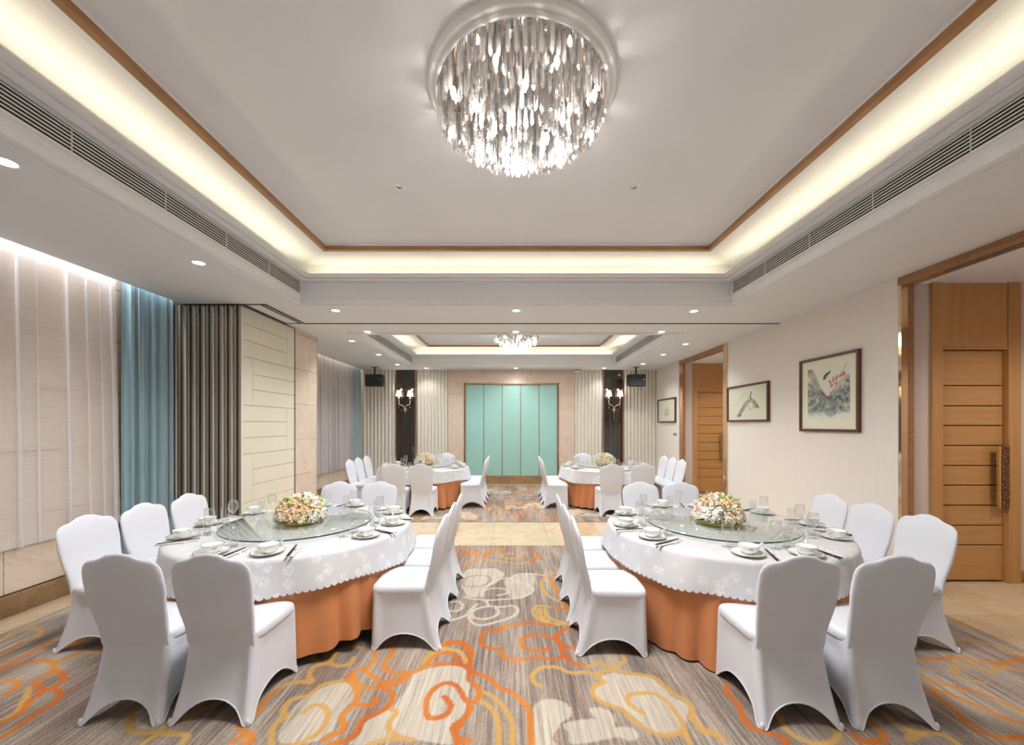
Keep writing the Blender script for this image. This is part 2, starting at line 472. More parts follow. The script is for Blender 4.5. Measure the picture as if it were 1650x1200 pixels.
CX0, CX1 = -4.02, 3.75
CARPET = {
    'O': '''0.33,3.28 0.24,3.29 0.14,3.31 0.06,3.28 -0.03,3.27 -0.08,3.24 -0.08,3.18 -0.17,3.2 -0.22,3.16 -0.24,3.07 -0.23,3 -0.18,2.94 -0.11,2.92 -0.08,2.91 -0.07,2.85 -0.04,2.8 0.03,2.79 0.11,2.8 0.19,2.81 0.25,2.8 0.31,2.8 0.35,2.82 0.37,2.88 0.36,2.98 0.35,3.07 0.36,3.13 0.4,3.18 0.46,3.23
0.37,3.01 0.31,3.07 0.24,3.12 0.16,3.12 0.09,3.08 0.07,3.02 0.08,2.95 0.13,2.91 0.2,2.9 0.26,2.91 0.27,2.95
0.38,2.97 0.43,2.94 0.51,2.92
0.38,2.86 0.39,2.8 0.43,2.75 0.49,2.72
-0.4,3 -0.33,2.92 -0.29,2.81 -0.28,2.66 -0.2,2.62 -0.13,2.57 -0.08,2.49 -0,2.45 0.06,2.37 0.1,2.29 0.1,2.19 0.1,2.05 0.09,1.97
-0.28,2.66 -0.28,2.58 -0.22,2.5 -0.2,2.43 -0.22,2.37 -0.25,2.35 -0.25,2.28 -0.28,2.21 -0.29,2.17
-0.28,2.09 -0.22,2.07
-0.54,2.96 -0.45,3 -0.36,2.98 -0.31,2.9 -0.29,2.83
-0.69,2.63 -0.63,2.67 -0.58,2.72 -0.5,2.74 -0.39,2.74 -0.3,2.71 -0.27,2.67
-0.59,2.74 -0.55,2.83 -0.48,2.88 -0.4,2.83 -0.37,2.76
-0.91,2.97 -0.86,2.92 -0.87,2.83 -0.88,2.74 -0.84,2.67 -0.78,2.64 -0.7,2.65
-1,2.89 -0.96,2.79 -0.98,2.71 -1.03,2.67 -1.05,2.63 -1.06,2.57
-1,2.69 -0.92,2.61 -0.81,2.55 -0.72,2.58 -0.68,2.64
-1.06,2.64 -0.97,2.52 -0.9,2.49 -0.81,2.51 -0.74,2.53 -0.68,2.58
-0.8,2.48 -0.73,2.44 -0.72,2.34 -0.76,2.28 -0.8,2.25 -0.84,2.22 -0.83,2.16 -0.84,2.1 -0.88,2.07 -0.94,2.05
-1.06,2.58 -0.97,2.48 -0.93,2.38 -0.94,2.32 -0.96,2.27 -0.96,2.24 -0.92,2.18 -0.92,2.13 -0.97,2.11 -0.98,2.08
-0.89,2.34 -0.84,2.33 -0.81,2.36 -0.83,2.4
-1.45,2.48 -1.47,2.41 -1.47,2.34 -1.45,2.27
-0.41,2.41 -0.36,2.34 -0.37,2.27 -0.41,2.24 -0.47,2.24 -0.5,2.31 -0.51,2.4 -0.48,2.49 -0.42,2.54 -0.35,2.51 -0.3,2.42 -0.24,2.31 -0.28,2.22 -0.32,2.17 -0.3,2.11 -0.28,2.05
-1.48,2.16 -1.42,2.13 -1.37,2.1 -1.37,2.05
-0.36,4.92 -0.3,5.07 -0.13,5.21 0.05,5.26 0.23,5.21 0.33,5.07 0.3,4.9 0.23,4.8
-0.79,5.3 -0.66,5.35 -0.47,5.21 -0.49,5.12 -0.65,5.14 -0.76,5.16
-0.69,5.03 -0.56,5.07 -0.43,4.92 -0.52,4.72 -0.64,4.7
-0.13,5.38 -0.18,5.28 -0.37,5.07
0.44,4.29 0.42,4.14 0.45,3.91 0.48,3.81
0.46,3.71 0.49,3.62 0.47,3.56 0.37,3.59
-0.53,2.96 -0.49,3.02 -0.39,3.02 -0.32,2.96 -0.29,2.87 -0.29,2.82
-3.71,3.01 -3.68,2.92 -3.69,2.87
-3.53,2.75 -3.49,2.8 -3.5,2.98 -3.51,3.03
-3.44,2.67 -3.37,2.75 -3.29,2.78 -3.17,2.75 -3.07,2.66 -3.04,2.54 -2.91,2.47 -2.88,2.38 -2.81,2.28 -2.81,2.18
-3.15,2.75 -3.12,2.87
-3.08,2.67 -2.95,2.62 -2.88,2.54 -2.88,2.5 -2.77,2.44 -2.71,2.36 -2.71,2.27 -2.69,2.16 -2.69,2.1
-3.27,2.54 -3.23,2.56 -3.15,2.54 -3.09,2.47 -3.1,2.41
-1.45,2.07 -1.41,2.12 -1.35,2.07 -1.39,2.05
1.36,2.52 1.32,2.44 1.33,2.34 1.3,2.23 1.3,2.16 1.37,2.13 1.43,2.09 1.41,2.05
1.98,2.22 1.99,2.15 1.94,2.08 1.82,2.07 1.82,2.12
2.68,2.59 2.74,2.52 2.86,2.46 2.9,2.39 2.93,2.28
2.61,2.5 2.68,2.41 2.74,2.31 2.77,2.23 2.81,2.19
2.58,2.44 2.55,2.29 2.52,2.22 2.52,2.12 2.6,2.09 2.7,2.1
2.86,2.8 2.95,2.8 3.06,2.8 3.16,2.83 3.24,2.76 3.39,2.75 3.61,2.81
3.69,3.34 3.74,3.21 3.84,3.17 3.91,3.12
-0.1,7.94 0.01,8.04 0.21,7.85 0.16,7.54 0.01,7.5 -0.1,7.76
0.05,7.22 0.16,7.34 0.28,7.18 0.23,6.99 0.11,6.99 0.06,7.14 0.15,7.22
0.21,8.04 0.35,8.44 0.49,8.04 0.4,7.85 0.27,7.94
0.5,7.1 0.59,7.34 0.72,7.26 0.77,6.89 0.65,6.89 0.51,6.99
0.51,7.76 0.34,7.5 0.2,7.54
0.49,10.74 0.71,10.82 0.78,10.65''',
    'G': '''0.49,2.72 0.55,2.72 0.6,2.76 0.62,2.76 0.65,2.73 0.7,2.73 0.76,2.75 0.79,2.79 0.79,2.84
0.18,2.51 0.15,2.53 0.13,2.59 0.15,2.65 0.2,2.7 0.26,2.71 0.33,2.69 0.37,2.65 0.42,2.64 0.48,2.65 0.54,2.63 0.57,2.58 0.59,2.54 0.53,2.52 0.5,2.47 0.5,2.41 0.53,2.37 0.58,2.33 0.64,2.3 0.66,2.24 0.7,2.19 0.74,2.14 0.8,2.11 0.87,2.12 0.92,2.13
0.55,2.58 0.57,2.64 0.63,2.67 0.71,2.67 0.77,2.64 0.86,2.62 0.92,2.6 0.96,2.52 0.98,2.44 1.03,2.39 1.05,2.33 1.02,2.26 1,2.23 1.02,2.19 1.02,2.14 1.06,2.12 1.1,2.1
0.75,2.27 0.71,2.32 0.69,2.38 0.72,2.43 0.78,2.44 0.86,2.44 0.91,2.39 0.93,2.31 0.94,2.22 0.93,2.15 0.92,2.09 0.92,2.05
-0.22,2.46 -0.15,2.44 -0.08,2.37 -0.03,2.28 -0,2.19 0,2.05 -0,1.97
-0.18,2.37 -0.12,2.31 -0.08,2.21 -0.07,2.12 -0.07,2.05 -0.07,1.97
-0.61,2.74 -0.58,2.89 -0.49,2.93 -0.37,2.88 -0.32,2.76
-1.05,2.57 -1.12,2.55 -1.19,2.53 -1.22,2.48 -1.24,2.42 -1.3,2.4 -1.33,2.36 -1.32,2.29 -1.27,2.25 -1.3,2.2 -1.29,2.14 -1.24,2.05 -1.19,1.98
-1.19,2.27 -1.18,2.32 -1.13,2.34 -1.06,2.29 -1.03,2.2 -1.03,2.14 -1.06,2.09 -1.11,2.05 -1.18,2.04
-1.1,2.94 -1.19,2.95 -1.26,2.9 -1.27,2.81 -1.24,2.74 -1.17,2.72 -1.12,2.74 -1.12,2.82
-1.43,2.92 -1.41,2.83 -1.35,2.76 -1.28,2.78
-1.28,2.74 -1.35,2.71 -1.33,2.61 -1.28,2.55 -1.36,2.55 -1.43,2.53 -1.45,2.48
-0.73,2.32 -0.66,2.28 -0.68,2.21 -0.66,2.15 -0.6,2.1 -0.52,2.08
-0.74,2.05 -0.67,2.08 -0.6,2.09
0.23,4.8 0.1,4.72 -0.06,4.76 -0.17,4.82 -0.31,4.86 -0.36,4.92
-0.15,4.92 -0.1,5.07 0,5.09 0.09,5.03 0.07,4.92 -0.05,4.9 -0.12,4.96
0.52,4.47 0.4,4.37 0.32,4.2 0.31,4.02 0.34,3.86 0.4,3.76 0.47,3.67 0.48,3.59 0.4,3.58 0.28,3.62 0.21,3.6 0.18,3.49 0.22,3.39 0.29,3.31 0.38,3.29 0.46,3.29
0.29,3.56 0.3,3.43 0.37,3.35 0.46,3.31
0.24,3.56 0.25,3.43 0.31,3.31 0.37,3.28
-0.56,2.86 -0.49,2.91 -0.4,2.91 -0.35,2.84
-3.9,3.04 -3.96,3.18 -3.89,3.22 -3.78,3.2 -3.69,3.09 -3.71,3.01
-3.03,2.5 -2.93,2.4 -2.84,2.28 -2.85,2.22
-2.19,2.32 -2.14,2.23 -2.06,2.15 -1.98,2.13 -1.9,2.14 -1.88,2.2 -1.81,2.23 -1.81,2.28 -1.73,2.36
-1.91,2.05 -1.88,2.12 -1.8,2.12 -1.72,2.11 -1.7,2.05
1.52,2.26 1.48,2.16 1.51,2.09 1.58,2.05 1.69,2.08 1.76,2.15 1.74,2.2
1.03,2.16 1.08,2.13 1.1,2.07
2.13,2.28 2.11,2.19 2.16,2.15 2.07,2.08 2.21,2.13 2.29,2.11 2.3,2.05
3.01,2.54 2.93,2.59 2.95,2.66 3.04,2.72 3.13,2.72 3.18,2.66 3.35,2.7 3.41,2.65
3.37,3.05 3.53,3.04 3.59,2.96 3.58,2.88 3.67,2.86
-0.1,7.85 -0.29,7.59 -0.33,7.34 -0.25,7.07 -0.09,7.03 0.05,7.18
-0.06,7.63 -0.21,7.46 -0.24,7.26 -0.13,7.14
-0.31,8.34 -0.19,8.24 0.01,8.29 0.14,8.39
-0.45,10.57 -0.19,10.74 0.1,10.57''',
    'W': '''-0.32,3.66 -0.38,3.49 -0.34,3.33 -0.27,3.27 -0.19,3.29 -0.12,3.33 -0.05,3.37 0.03,3.45 0.05,3.56 0,3.62 -0.08,3.6 -0.19,3.61 -0.27,3.59 -0.35,3.51 -0.33,3.41 -0.24,3.37 -0.14,3.43 -0.12,3.51 -0.15,3.59
-0.28,3.81 -0.29,3.89 -0.26,3.98 -0.17,4.01 -0.06,3.98 -0.05,3.89 -0.14,3.84
-0.27,3.74 -0.18,3.74 -0.05,3.76 0.08,3.79 0.18,3.89 0.21,4.02 0.13,4.14 0.04,4.17 -0.01,4.26 -0.11,4.26 -0.2,4.17 -0.25,4.05
-0.45,3.81 -0.37,3.76 -0.26,3.74 -0.21,3.62
-0.55,3.52 -0.47,3.53 -0.45,3.64 -0.51,3.71 -0.57,3.69
-0.52,3.35 -0.45,3.39 -0.39,3.45
-0.01,4.29 0.07,4.39 0.2,4.4 0.35,4.35
-0.46,9.66 -0.21,9.39 0.06,9.66 0.33,9.26 0.6,9.52
-0.38,9.01 -0.07,9.13 0.19,8.89 0.5,9.01''',
    'D': '''-0.25,4.32 -0.35,4.35 -0.47,4.3 -0.52,4.2 -0.49,4.08 -0.41,4.04 -0.29,4.08 -0.23,4.2 -0.25,4.3
-0.33,4.56 -0.19,4.59 -0.11,4.45 -0.06,4.35 -0.12,4.26
-0.55,4.35 -0.53,4.5 -0.45,4.57 -0.33,4.56
-0.51,3.35 -0.51,3.08
-0.95,7.67 -0.86,7.76 -0.7,7.59 -0.74,7.34 -0.91,7.5
-0.38,10.09 -0.08,10.25 0.26,9.94''',
    'C': '''0.58,2.6 0.66,2.64 0.75,2.62 0.89,2.6 0.95,2.5 0.97,2.41 1.03,2.35 1,2.26 0.89,2.13 0.8,2.12 0.74,2.15 0.68,2.26 0.64,2.31 0.52,2.39 0.51,2.47 0.56,2.52
0.12,2.31 0.16,2.37 0.23,2.39 0.3,2.37 0.34,2.31 0.33,2.24 0.28,2.21 0.25,2.16 0.21,2.09 0.24,2.02 0.11,2.02
0.44,2.31 0.5,2.32 0.56,2.29 0.58,2.22 0.55,2.17 0.62,2.17 0.66,2.15 0.67,2.1 0.61,2.07 0.56,2.1 0.48,2.08 0.31,2.05 0.3,2.13 0.28,2.19 0.37,2.22 0.47,2.23
-0.72,2.31 -0.67,2.25 -0.69,2.18 -0.64,2.11 -0.71,2.05 -0.84,2.05 -0.81,2.12 -0.82,2.19 -0.77,2.25
-0.65,2.52 -0.62,2.66 -0.37,2.72 -0.27,2.56 -0.27,2.25 -0.32,2.16 -0.29,2.05 -0.53,2.09 -0.65,2.15 -0.68,2.25 -0.69,2.34
-1.27,2.27 -1.26,2.38 -1.16,2.52 -1.03,2.53 -0.95,2.4 -0.98,2.27 -0.97,2.12 -1.06,2.06 -1.2,2.06 -1.25,2.14
-0.51,4.02 -0.56,4.42 -0.46,4.56 -0.22,4.57 -0.08,4.42 -0.15,4.17 -0.25,4.02 -0.29,3.81 -0.42,3.81
-0.08,4.2 0.09,4.39 0.24,4.39 0.21,4.02 0.12,3.81 -0.01,3.79 -0.05,3.97
-2.16,2.28 -2.07,2.33 -1.83,2.25 -1.92,2.16 -2.04,2.16
-0.84,6.96 -0.88,7.26 -0.74,7.34 -0.62,7.1 -0.66,6.85''',
}
def parse(s):
    return [[tuple(float(a) for a in q.split(',')) for q in ln.split()] for ln in s.strip().split('\n')]
def smooth_line(p, k=4):
    if len(p) < 3: return np.array(p)
    P = np.array([p[0]] + list(p) + [p[-1]], float); out = []
    for i in range(1, len(P) - 2):
        for s in range(k):
            u = s / k
            out.append(.5 * ((2 * P[i]) + (P[i + 1] - P[i - 1]) * u + (2 * P[i - 1] - 5 * P[i] + 4 * P[i + 1] - P[i + 2]) * u * u + (-P[i - 1] + 3 * P[i] - 3 * P[i + 1] + P[i + 2]) * u ** 3))
    out.append(P[-2])
    return np.array(out)
def seg_dist(xy, line):
    best = np.full(len(xy), 9.0)
    for a, b in zip(line[:-1], line[1:]):
        d = b - a; L = max(d @ d, 1e-9)
        u = np.clip(((xy - a) @ d) / L, 0, 1)
        q = xy - a - u[:, None] * d
        best = np.minimum(best, np.hypot(q[:, 0], q[:, 1]))
    return best
def inside(xy, poly):
    r = np.zeros(len(xy), bool); n = len(poly)
    for i in range(n):
        a, b = poly[i], poly[(i + 1) % n]
        cond = (a[1] > xy[:, 1]) != (b[1] > xy[:, 1])
        with np.errstate(divide='ignore', invalid='ignore'):
            xi = (b[0] - a[0]) * (xy[:, 1] - a[1]) / (b[1] - a[1]) + a[0]
        r ^= cond & (xy[:, 0] < xi)
    return r
MOTIF = {k: [smooth_line(p) for p in parse(s)] for k, s in CARPET.items()}
extra = {k: [] for k in MOTIF}
def repeat(dx, dy, ylo, yhi, sx=1, keep=lambda p: True):
    for k, ls in MOTIF.items():
        for p in ls:
            if keep(p): extra[k].append(p * np.array([sx, 1]) + np.array([dx, dy]))
near_cloud = lambda p: p[:, 1].max() < 3.2 and p[:, 0].min() > -.6 and p[:, 0].max() < 1.3
repeat(2.3, 1.7, 0, 0, 1, near_cloud); repeat(-2.2, 1.5, 0, 0, 1, near_cloud)
repeat(-1.7, 4.9, 0, 0, 1, near_cloud); repeat(1.9, 5.1, 0, 0, -1, near_cloud)
repeat(-2.6, 7.0, 0, 0, 1, near_cloud); repeat(2.7, 7.2, 0, 0, 1, near_cloud)
repeat(-3.0, .9, 0, 0, 1, near_cloud); repeat(-.25, 5.75, 0, 0, 1, near_cloud); repeat(.1, 7.55, 0, 0, -1, near_cloud)
def carpet(label, y0, y1, step):
    xs = np.linspace(CX0, CX1, int((CX1 - CX0) / step) + 1)
    ys = np.linspace(max(y0, 1.9), y1, int((y1 - max(y0, 1.9)) / step) + 1)
    if y0 < 1.9: ys = np.concatenate([[y0, 0.5, 1.4], ys])
    X, Y = np.meshgrid(xs, ys)
    xy = np.stack([X.ravel(), Y.ravel()], 1); n, m = len(ys), len(xs)
    verts = np.concatenate([xy, np.full((len(xy), 1), .004)], 1)
    idx = np.arange(n * m).reshape(n, m)
    f = np.stack([idx[:-1, :-1].ravel(), idx[:-1, 1:].ravel(), idx[1:, 1:].ravel(), idx[1:, :-1].ravel()], 1)
    o = new('carpet', verts.tolist(), f.tolist(), 'carpet')
    me = o.data
    for key, an, w in (('O', 'orange_line', .0195), ('G', 'gold_line', .017), ('W', 'pale_line', .015), ('D', 'grey_line', .014), ('C', 'cream', 0)):
        val = np.full(len(xy), .08)
        for line in MOTIF[key] + extra[key]:
            lo, hi = line.min(0) - .1, line.max(0) + .1
            s = np.where((xy[:, 0] > lo[0]) & (xy[:, 0] < hi[0]) & (xy[:, 1] > lo[1]) & (xy[:, 1] < hi[1]))[0]
            if not len(s): continue
            if key == 'C':
                ring = np.concatenate([line, line[:1]])
                d = seg_dist(xy[s], ring); d = np.where(inside(xy[s], line), -d, d)
            else:
                d = seg_dist(xy[s], line) - w
            val[s] = np.minimum(val[s], d)
        a = me.attributes.new(an, 'FLOAT', 'POINT'); a.data.foreach_set('value', val.astype(np.float32))
    return tag(o, label, 'carpet', 'patterned carpets')
carpet('large taupe carpet with orange and gold scroll clouds under the two near tables', Y0, 5.43, .022)
carpet('taupe and gold cloud carpet beyond the marble strip, under the two far tables', 6.74, 10.86, .03)

# ---- walls
wl = struct(box('wall_left', XL - .2, XL - .02, Y0, Y1, 0, 3.8, 'base_marble'))
zj = [.19, .84, 1.411, 1.982, 2.553, 3.124, 3.6]
yj = [-1.4, -.2, 1.0, 2.2, 3.4, 4.6, 5.8, 7.0, 8.2, 9.4, 10.4, 11.16]
for a, b in zip(zj[:-1], zj[1:]):
    for c_, d in zip(yj[:-1], yj[1:]):
        box('stone_panel', XL - .02, XL, c_ + .003, d - .003, a + .004, b - .004, 'wall_marble', wl)
bl = struct(box('baseboard_left', XL, XL + .025, Y0, 6.33, 0, .18, 'base_marble', bevel=.004))
bl2 = struct(box('baseboard_left', XL, XL + .025, 7.06, Y1, 0, .18, 'base_marble', bevel=.004))
# the marble pier between the two window bays
pier = struct(box('wall_pier', XL, -3.47, 6.345, 7.03, 0, ZC, 'base_marble'))
for a, b in zip([.19] + zj[1:6], zj[1:6] + [ZC]):
    box('stone_panel', -3.47, -3.45, 6.335, 7.04, a + .002, b - .002, 'wall_marble', pier)
    box('stone_panel', XL, -3.45, 6.325, 6.343, a + .002, b - .002, 'wall_marble', pier)
    box('stone_panel', XL, -3.45, 7.032, 7.05, a + .002, b - .002, 'wall_marble', pier)
box('plinth', -3.47, -3.44, 6.325, 7.05, 0, .188, 'base_marble', pier)

wr = struct(empty('wall_right'))
box('panel', XR, XR + .12, Y0, 2.0, 0, 3.8, 'wallpaper', wr)
box('panel', XR, XR + .12, 4.165, 7.57, 0, 3.8, 'wallpaper', wr)
box('panel', XR, XR + .12, 9.6, Y1, 0, 3.8, 'wallpaper', wr)
box('lintel', XR, XR + .12, 2.0, 4.165, ZC, 3.8, 'wallpaper', wr)
box('lintel', XR, XR + .12, 7.57, 9.6, ZC, 3.8, 'wallpaper', wr)
struct(box('baseboard_right', XR - .012, XR, 4.165, 7.57, 0, .10, 'base_marble'))
struct(box('baseboard_right', XR - .012, XR, 9.62, Y1, 0, .10, 'base_marble'))
struct(box('wall_front', XL, 6.2, Y0 - .1, Y0, 0, 3.8, 'paint'))

def vestibule(ya, yb, n):
    """lobby behind an opening of the right wall, with a board door on its far side"""
    v = struct(empty('wall_lobby'))
    box('ceiling_panel', XR + .12, 6.0, ya, yb, 3.13, 3.2, 'paint', v)
    box('panel', 6.0, 6.1, ya, yb + .1, 0, 3.2, 'pink_wall', v)
    box('panel', XR, 6.1, ya - .1, ya, 0, 3.2, 'pink_wall', v)
    y = yb + .01
    box('panel', XR + .115, 4.363, y, y + .1, 0, 3.13, 'pink_wall', v)
    box('panel', 5.284, 6.0, y, y + .1, 0, 3.13, 'pink_wall', v)
    box('panel', 4.36, 5.29, y + .10, y + .12, 0, 3.13, 'gap_dark', v)
    box('skirting', 5.29, 6.0, y - .012, y, 0, .12, 'base_marble', v)
    l = bpy.data.lights.new('lobby_fill_light', 'SPOT'); l.energy = 55; l.spot_size = math.radians(140); l.spot_blend = .8; l.shadow_soft_size = .06; l.color = (1, .93, .85)  # added fill light, out of view, brightens the otherwise dark lobby
    lo = bpy.data.objects.new('lobby_fill_light', l); col.objects.link(lo); lo.location = (5.1, (ya + yb) / 2 - .25, 3.10)
    # door with its timber frame
    d = struct(empty('door_%d' % n, (4.8, y, 0)))
    def part(name, x0, x1, y0_, y1_, z0, z1, mat, par=d, bev=.003):
        o = box(name, x0 - 4.8, x1 - 4.8, y0_ - y, y1_ - y, z0, z1, mat, par, bev); return o
    part('frame_post', 4.363, 4.473, y - .03, y + .1, 0, 3.128, 'door_wood')
    part('frame_post', 5.154, 5.284, y - .03, y + .1, 0, 3.128, 'door_wood')
    part('top_panel', 4.475, 5.152, y - .02, y + .06, 2.455, 3.126, 'door_wood')
    part('head_rail', 4.475, 5.152, y - .03, y + .08, 2.432, 2.452, 'door_wood')
    rows = [563.6, 620.7, 653.5, 685.4, 717.8, 750.2, 782, 814.5, 846.9, 878.8, 936]
    zs = [1.65 - (r - 684) * .006483 for r in rows]
    part('leaf_core', 4.48, 5.15, y + .045, y + .07, .012, 2.43, 'gap_dark')
    for a, b in zip(zs[:-1], zs[1:]):
        part('board', 4.482, 5.148, y + .018, y + .05, max(b, .012) + .005, a - .005, 'board_wood')
    h = part('handle', 5.030, 5.145, y - .045, y - .038, .79, 1.43, 'handle_plate', d, .002)
    part('handle_bar', 5.018, 5.034, y - .062, y - .034, .79, 1.43, 'brass', h, .002)
    for z in (.93, 1.29):
        part('standoff', 5.05, 5.065, y - .04, y + .02, z - .008, z + .008, 'bronze', h, .001)
    # wrapped timber and gilt trim of the opening
    tr = struct(empty('trim_%d' % n))
    box('header', XR - .014, XR + .13, ya, yb + .01, 3.095, ZC - .001, 'header_wood', tr, .004)
    box('mirror_strip', XR - .012, XR + .06, yb - .03, yb, 0, 3.094, 'gold_mirror', tr)
    box('jamb', XR + .061, XR + .118, yb - .034, yb, 0, 3.094, 'header_wood', tr)
    box('casing', XR - .016, XR + .13, ya - .0, ya + .03, 0, 3.094, 'gold_mirror', tr)
    box('casing_face', XR - .016, XR, ya - .11, ya - .001, 0, ZC - .002, 'gold_mirror', tr)
    return v
vestibule(2.0, 4.15, 1)
vestibule(7.57, 9.6, 2)
g = empty('slot_grille', (XR + .06, 2.9, 3.0945))
tag(g, 'dark slotted air grille set into the wooden header over the near doorway', 'vent')
box('recess', -.035, .035, -.85, .85, -.002, 0, 'dark_slot', g)
for k in range(5):
    box('slat', -.03 + k * .014, -.026 + k * .014, -.84, .84, -.006, -.001, 'bronze', g)

# ---- back wall
K = .01739
bx = lambda u: (u - 825) * K
bz = lambda v: 1.65 - (v - 684) * K
wb = struct(box('wall_back', XL - .2, XR + .2, Y1, Y1 + .2, 0, 3.8, 'flute'))
flute_me = None
def flutes(u0, u1, n, split=None):
    global flute_me
    x0, x1 = bx(u0), bx(u1); w = (x1 - x0) / n
    if flute_me is None:
        prof = [(-.5, 0), (-.40, -.25), (-.30, -.72), (-.15, -1), (.15, -1), (.30, -.72), (.40, -.25), (.5, 0)]
        vv = [(p[0], p[1], z) for z in (0, 1) for p in prof]
        ff = [(i, i + 1, i + 9, i + 8) for i in range(7)]
        o = new('flute', vv, ff, 'flute', wb, True)
        flute_me = o.data; bpy.data.objects.remove(o)
    spans = [(.02, ZC)] if not split else [(.02, split - .004), (split + .004, ZC)]
    for z0, z1 in spans:
        for i in range(n):
            inst('flute', flute_me, wb, (x0 + w * (i + .5), Y1, z0), (0, 0, 0), (w * .98, .045, z1 - z0))
flutes(585, 637, 9)
flutes(672, 722, 9, bz(641))
flutes(925, 970, 8)
flutes(1005, 1056, 9)
for u0, u1 in ((638, 671), (971, 1004)):
    x0, x1 = bx(u0), bx(u1)
    box('mirror_backing', x0, x1, Y1 - .02, Y1, 0, ZC, 'bronze_dark', wb)
    n = 4; w = (x1 - x0 - .06) / n
    for i in range(n):
        for j in range(6):
            z0 = .02 + j * .525
            off = .26 if i % 2 else 0
            a, b = max(.02, z0 - off), min(ZC - .02, z0 - off + .52)
            box('mirror_tile', x0 + .03 + i * w + .002, x0 + .03 + (i + 1) * w - .002, Y1 - .03, Y1 - .02, a, b, 'dark_mirror', wb, .002)
        if i % 2: box('mirror_tile', x0 + .03 + i * w + .002, x0 + .03 + (i + 1) * w - .002, Y1 - .03, Y1 - .02, 2.91, ZC - .02, 'dark_mirror', wb, .002)
    box('copper_edge', x0, x0 + .03, Y1 - .05, Y1 - .0, 0, ZC, 'copper', wb, .003)
    box('copper_edge', x1 - .03, x1, Y1 - .05, Y1 - .0, 0, ZC, 'copper', wb, .003)
# marble portal with teal folding panels
px0, px1 = bx(722.5), bx(925)
ix0, ix1, iz = bx(748), bx(900), bz(617)
for z0, z1 in ((0, .62), (.62, 1.25), (1.25, 1.88), (1.88, 2.51), (2.51, ZC)):
    box('stone_panel', px0, ix0, Y1 - .06, Y1, z0 + .002, z1 - .002, 'wall_marble', wb)
    box('stone_panel', ix1, px1, Y1 - .06, Y1, z0 + .002, z1 - .002, 'wall_marble', wb)
for i in range(3):
    a = ix0 + (ix1 - ix0) * i / 3; b = ix0 + (ix1 - ix0) * (i + 1) / 3
    box('stone_panel', a + .001, b - .001, Y1 - .06, Y1, iz, ZC, 'wall_marble', wb)
box('plinth', px0, px1, Y1 - .075, Y1, 0, bz(766), 'base_marble', wb, .004)
box('copper_edge', ix0 - .004, ix0 + .03, Y1 - .07, Y1 - .02, bz(766), iz, 'copper', wb, .003)
box('copper_edge', ix1 - .03, ix1 + .004, Y1 - .07, Y1 - .02, bz(766), iz, 'copper', wb, .003)
box('copper_edge', ix0 - .004, ix1 + .004, Y1 - .07, Y1 - .02, iz - .04, iz, 'copper', wb, .003)
wd = (ix1 - ix0 - .06) / 5
for i in range(5):
    a = ix0 + .03 + i * wd
    box('teal_panel', a + .012, a + wd - .012, Y1 - .03, Y1 - .005, bz(766), iz - .045, 'teal', wb, .004)
    if i: box('metal_strip', a - .010, a + .010, Y1 - .022, Y1 - .008, bz(766), iz - .045, 'bronze', wb)

# ---- ceiling: soffit, trays, cornices
sof = MB()
def sbox(x0, x1, y0, y1): sof.box(x0, x1, y0, y1, ZC, ZC + .04)
sbox(SOF, COVE1[0], Y0, Y1)
sbox(COVE1[1], XR + .12, Y0, Y1)
sbox(COVE1[0], COVE1[1], Y0, COVE1[2])
sbox(COVE1[0], COVE1[1], COVE1[3], COVE2[2])
sbox(COVE1[0], COVE1[1], COVE2[3], Y1)
ceiling = struct(sof.build('ceiling', 'paint'))
box('slot_wall', SOF - .004, SOF + .02, Y0, Y1, ZC + .001, 3.5, 'paint', ceiling)
box('slot_top', XL, SOF + .02, Y0, Y1, 3.5, 3.53, 'paint', ceiling)
box('slab', XL - .2, XR + .3, Y0, Y1, 3.78, 3.84, 'paint', ceiling)

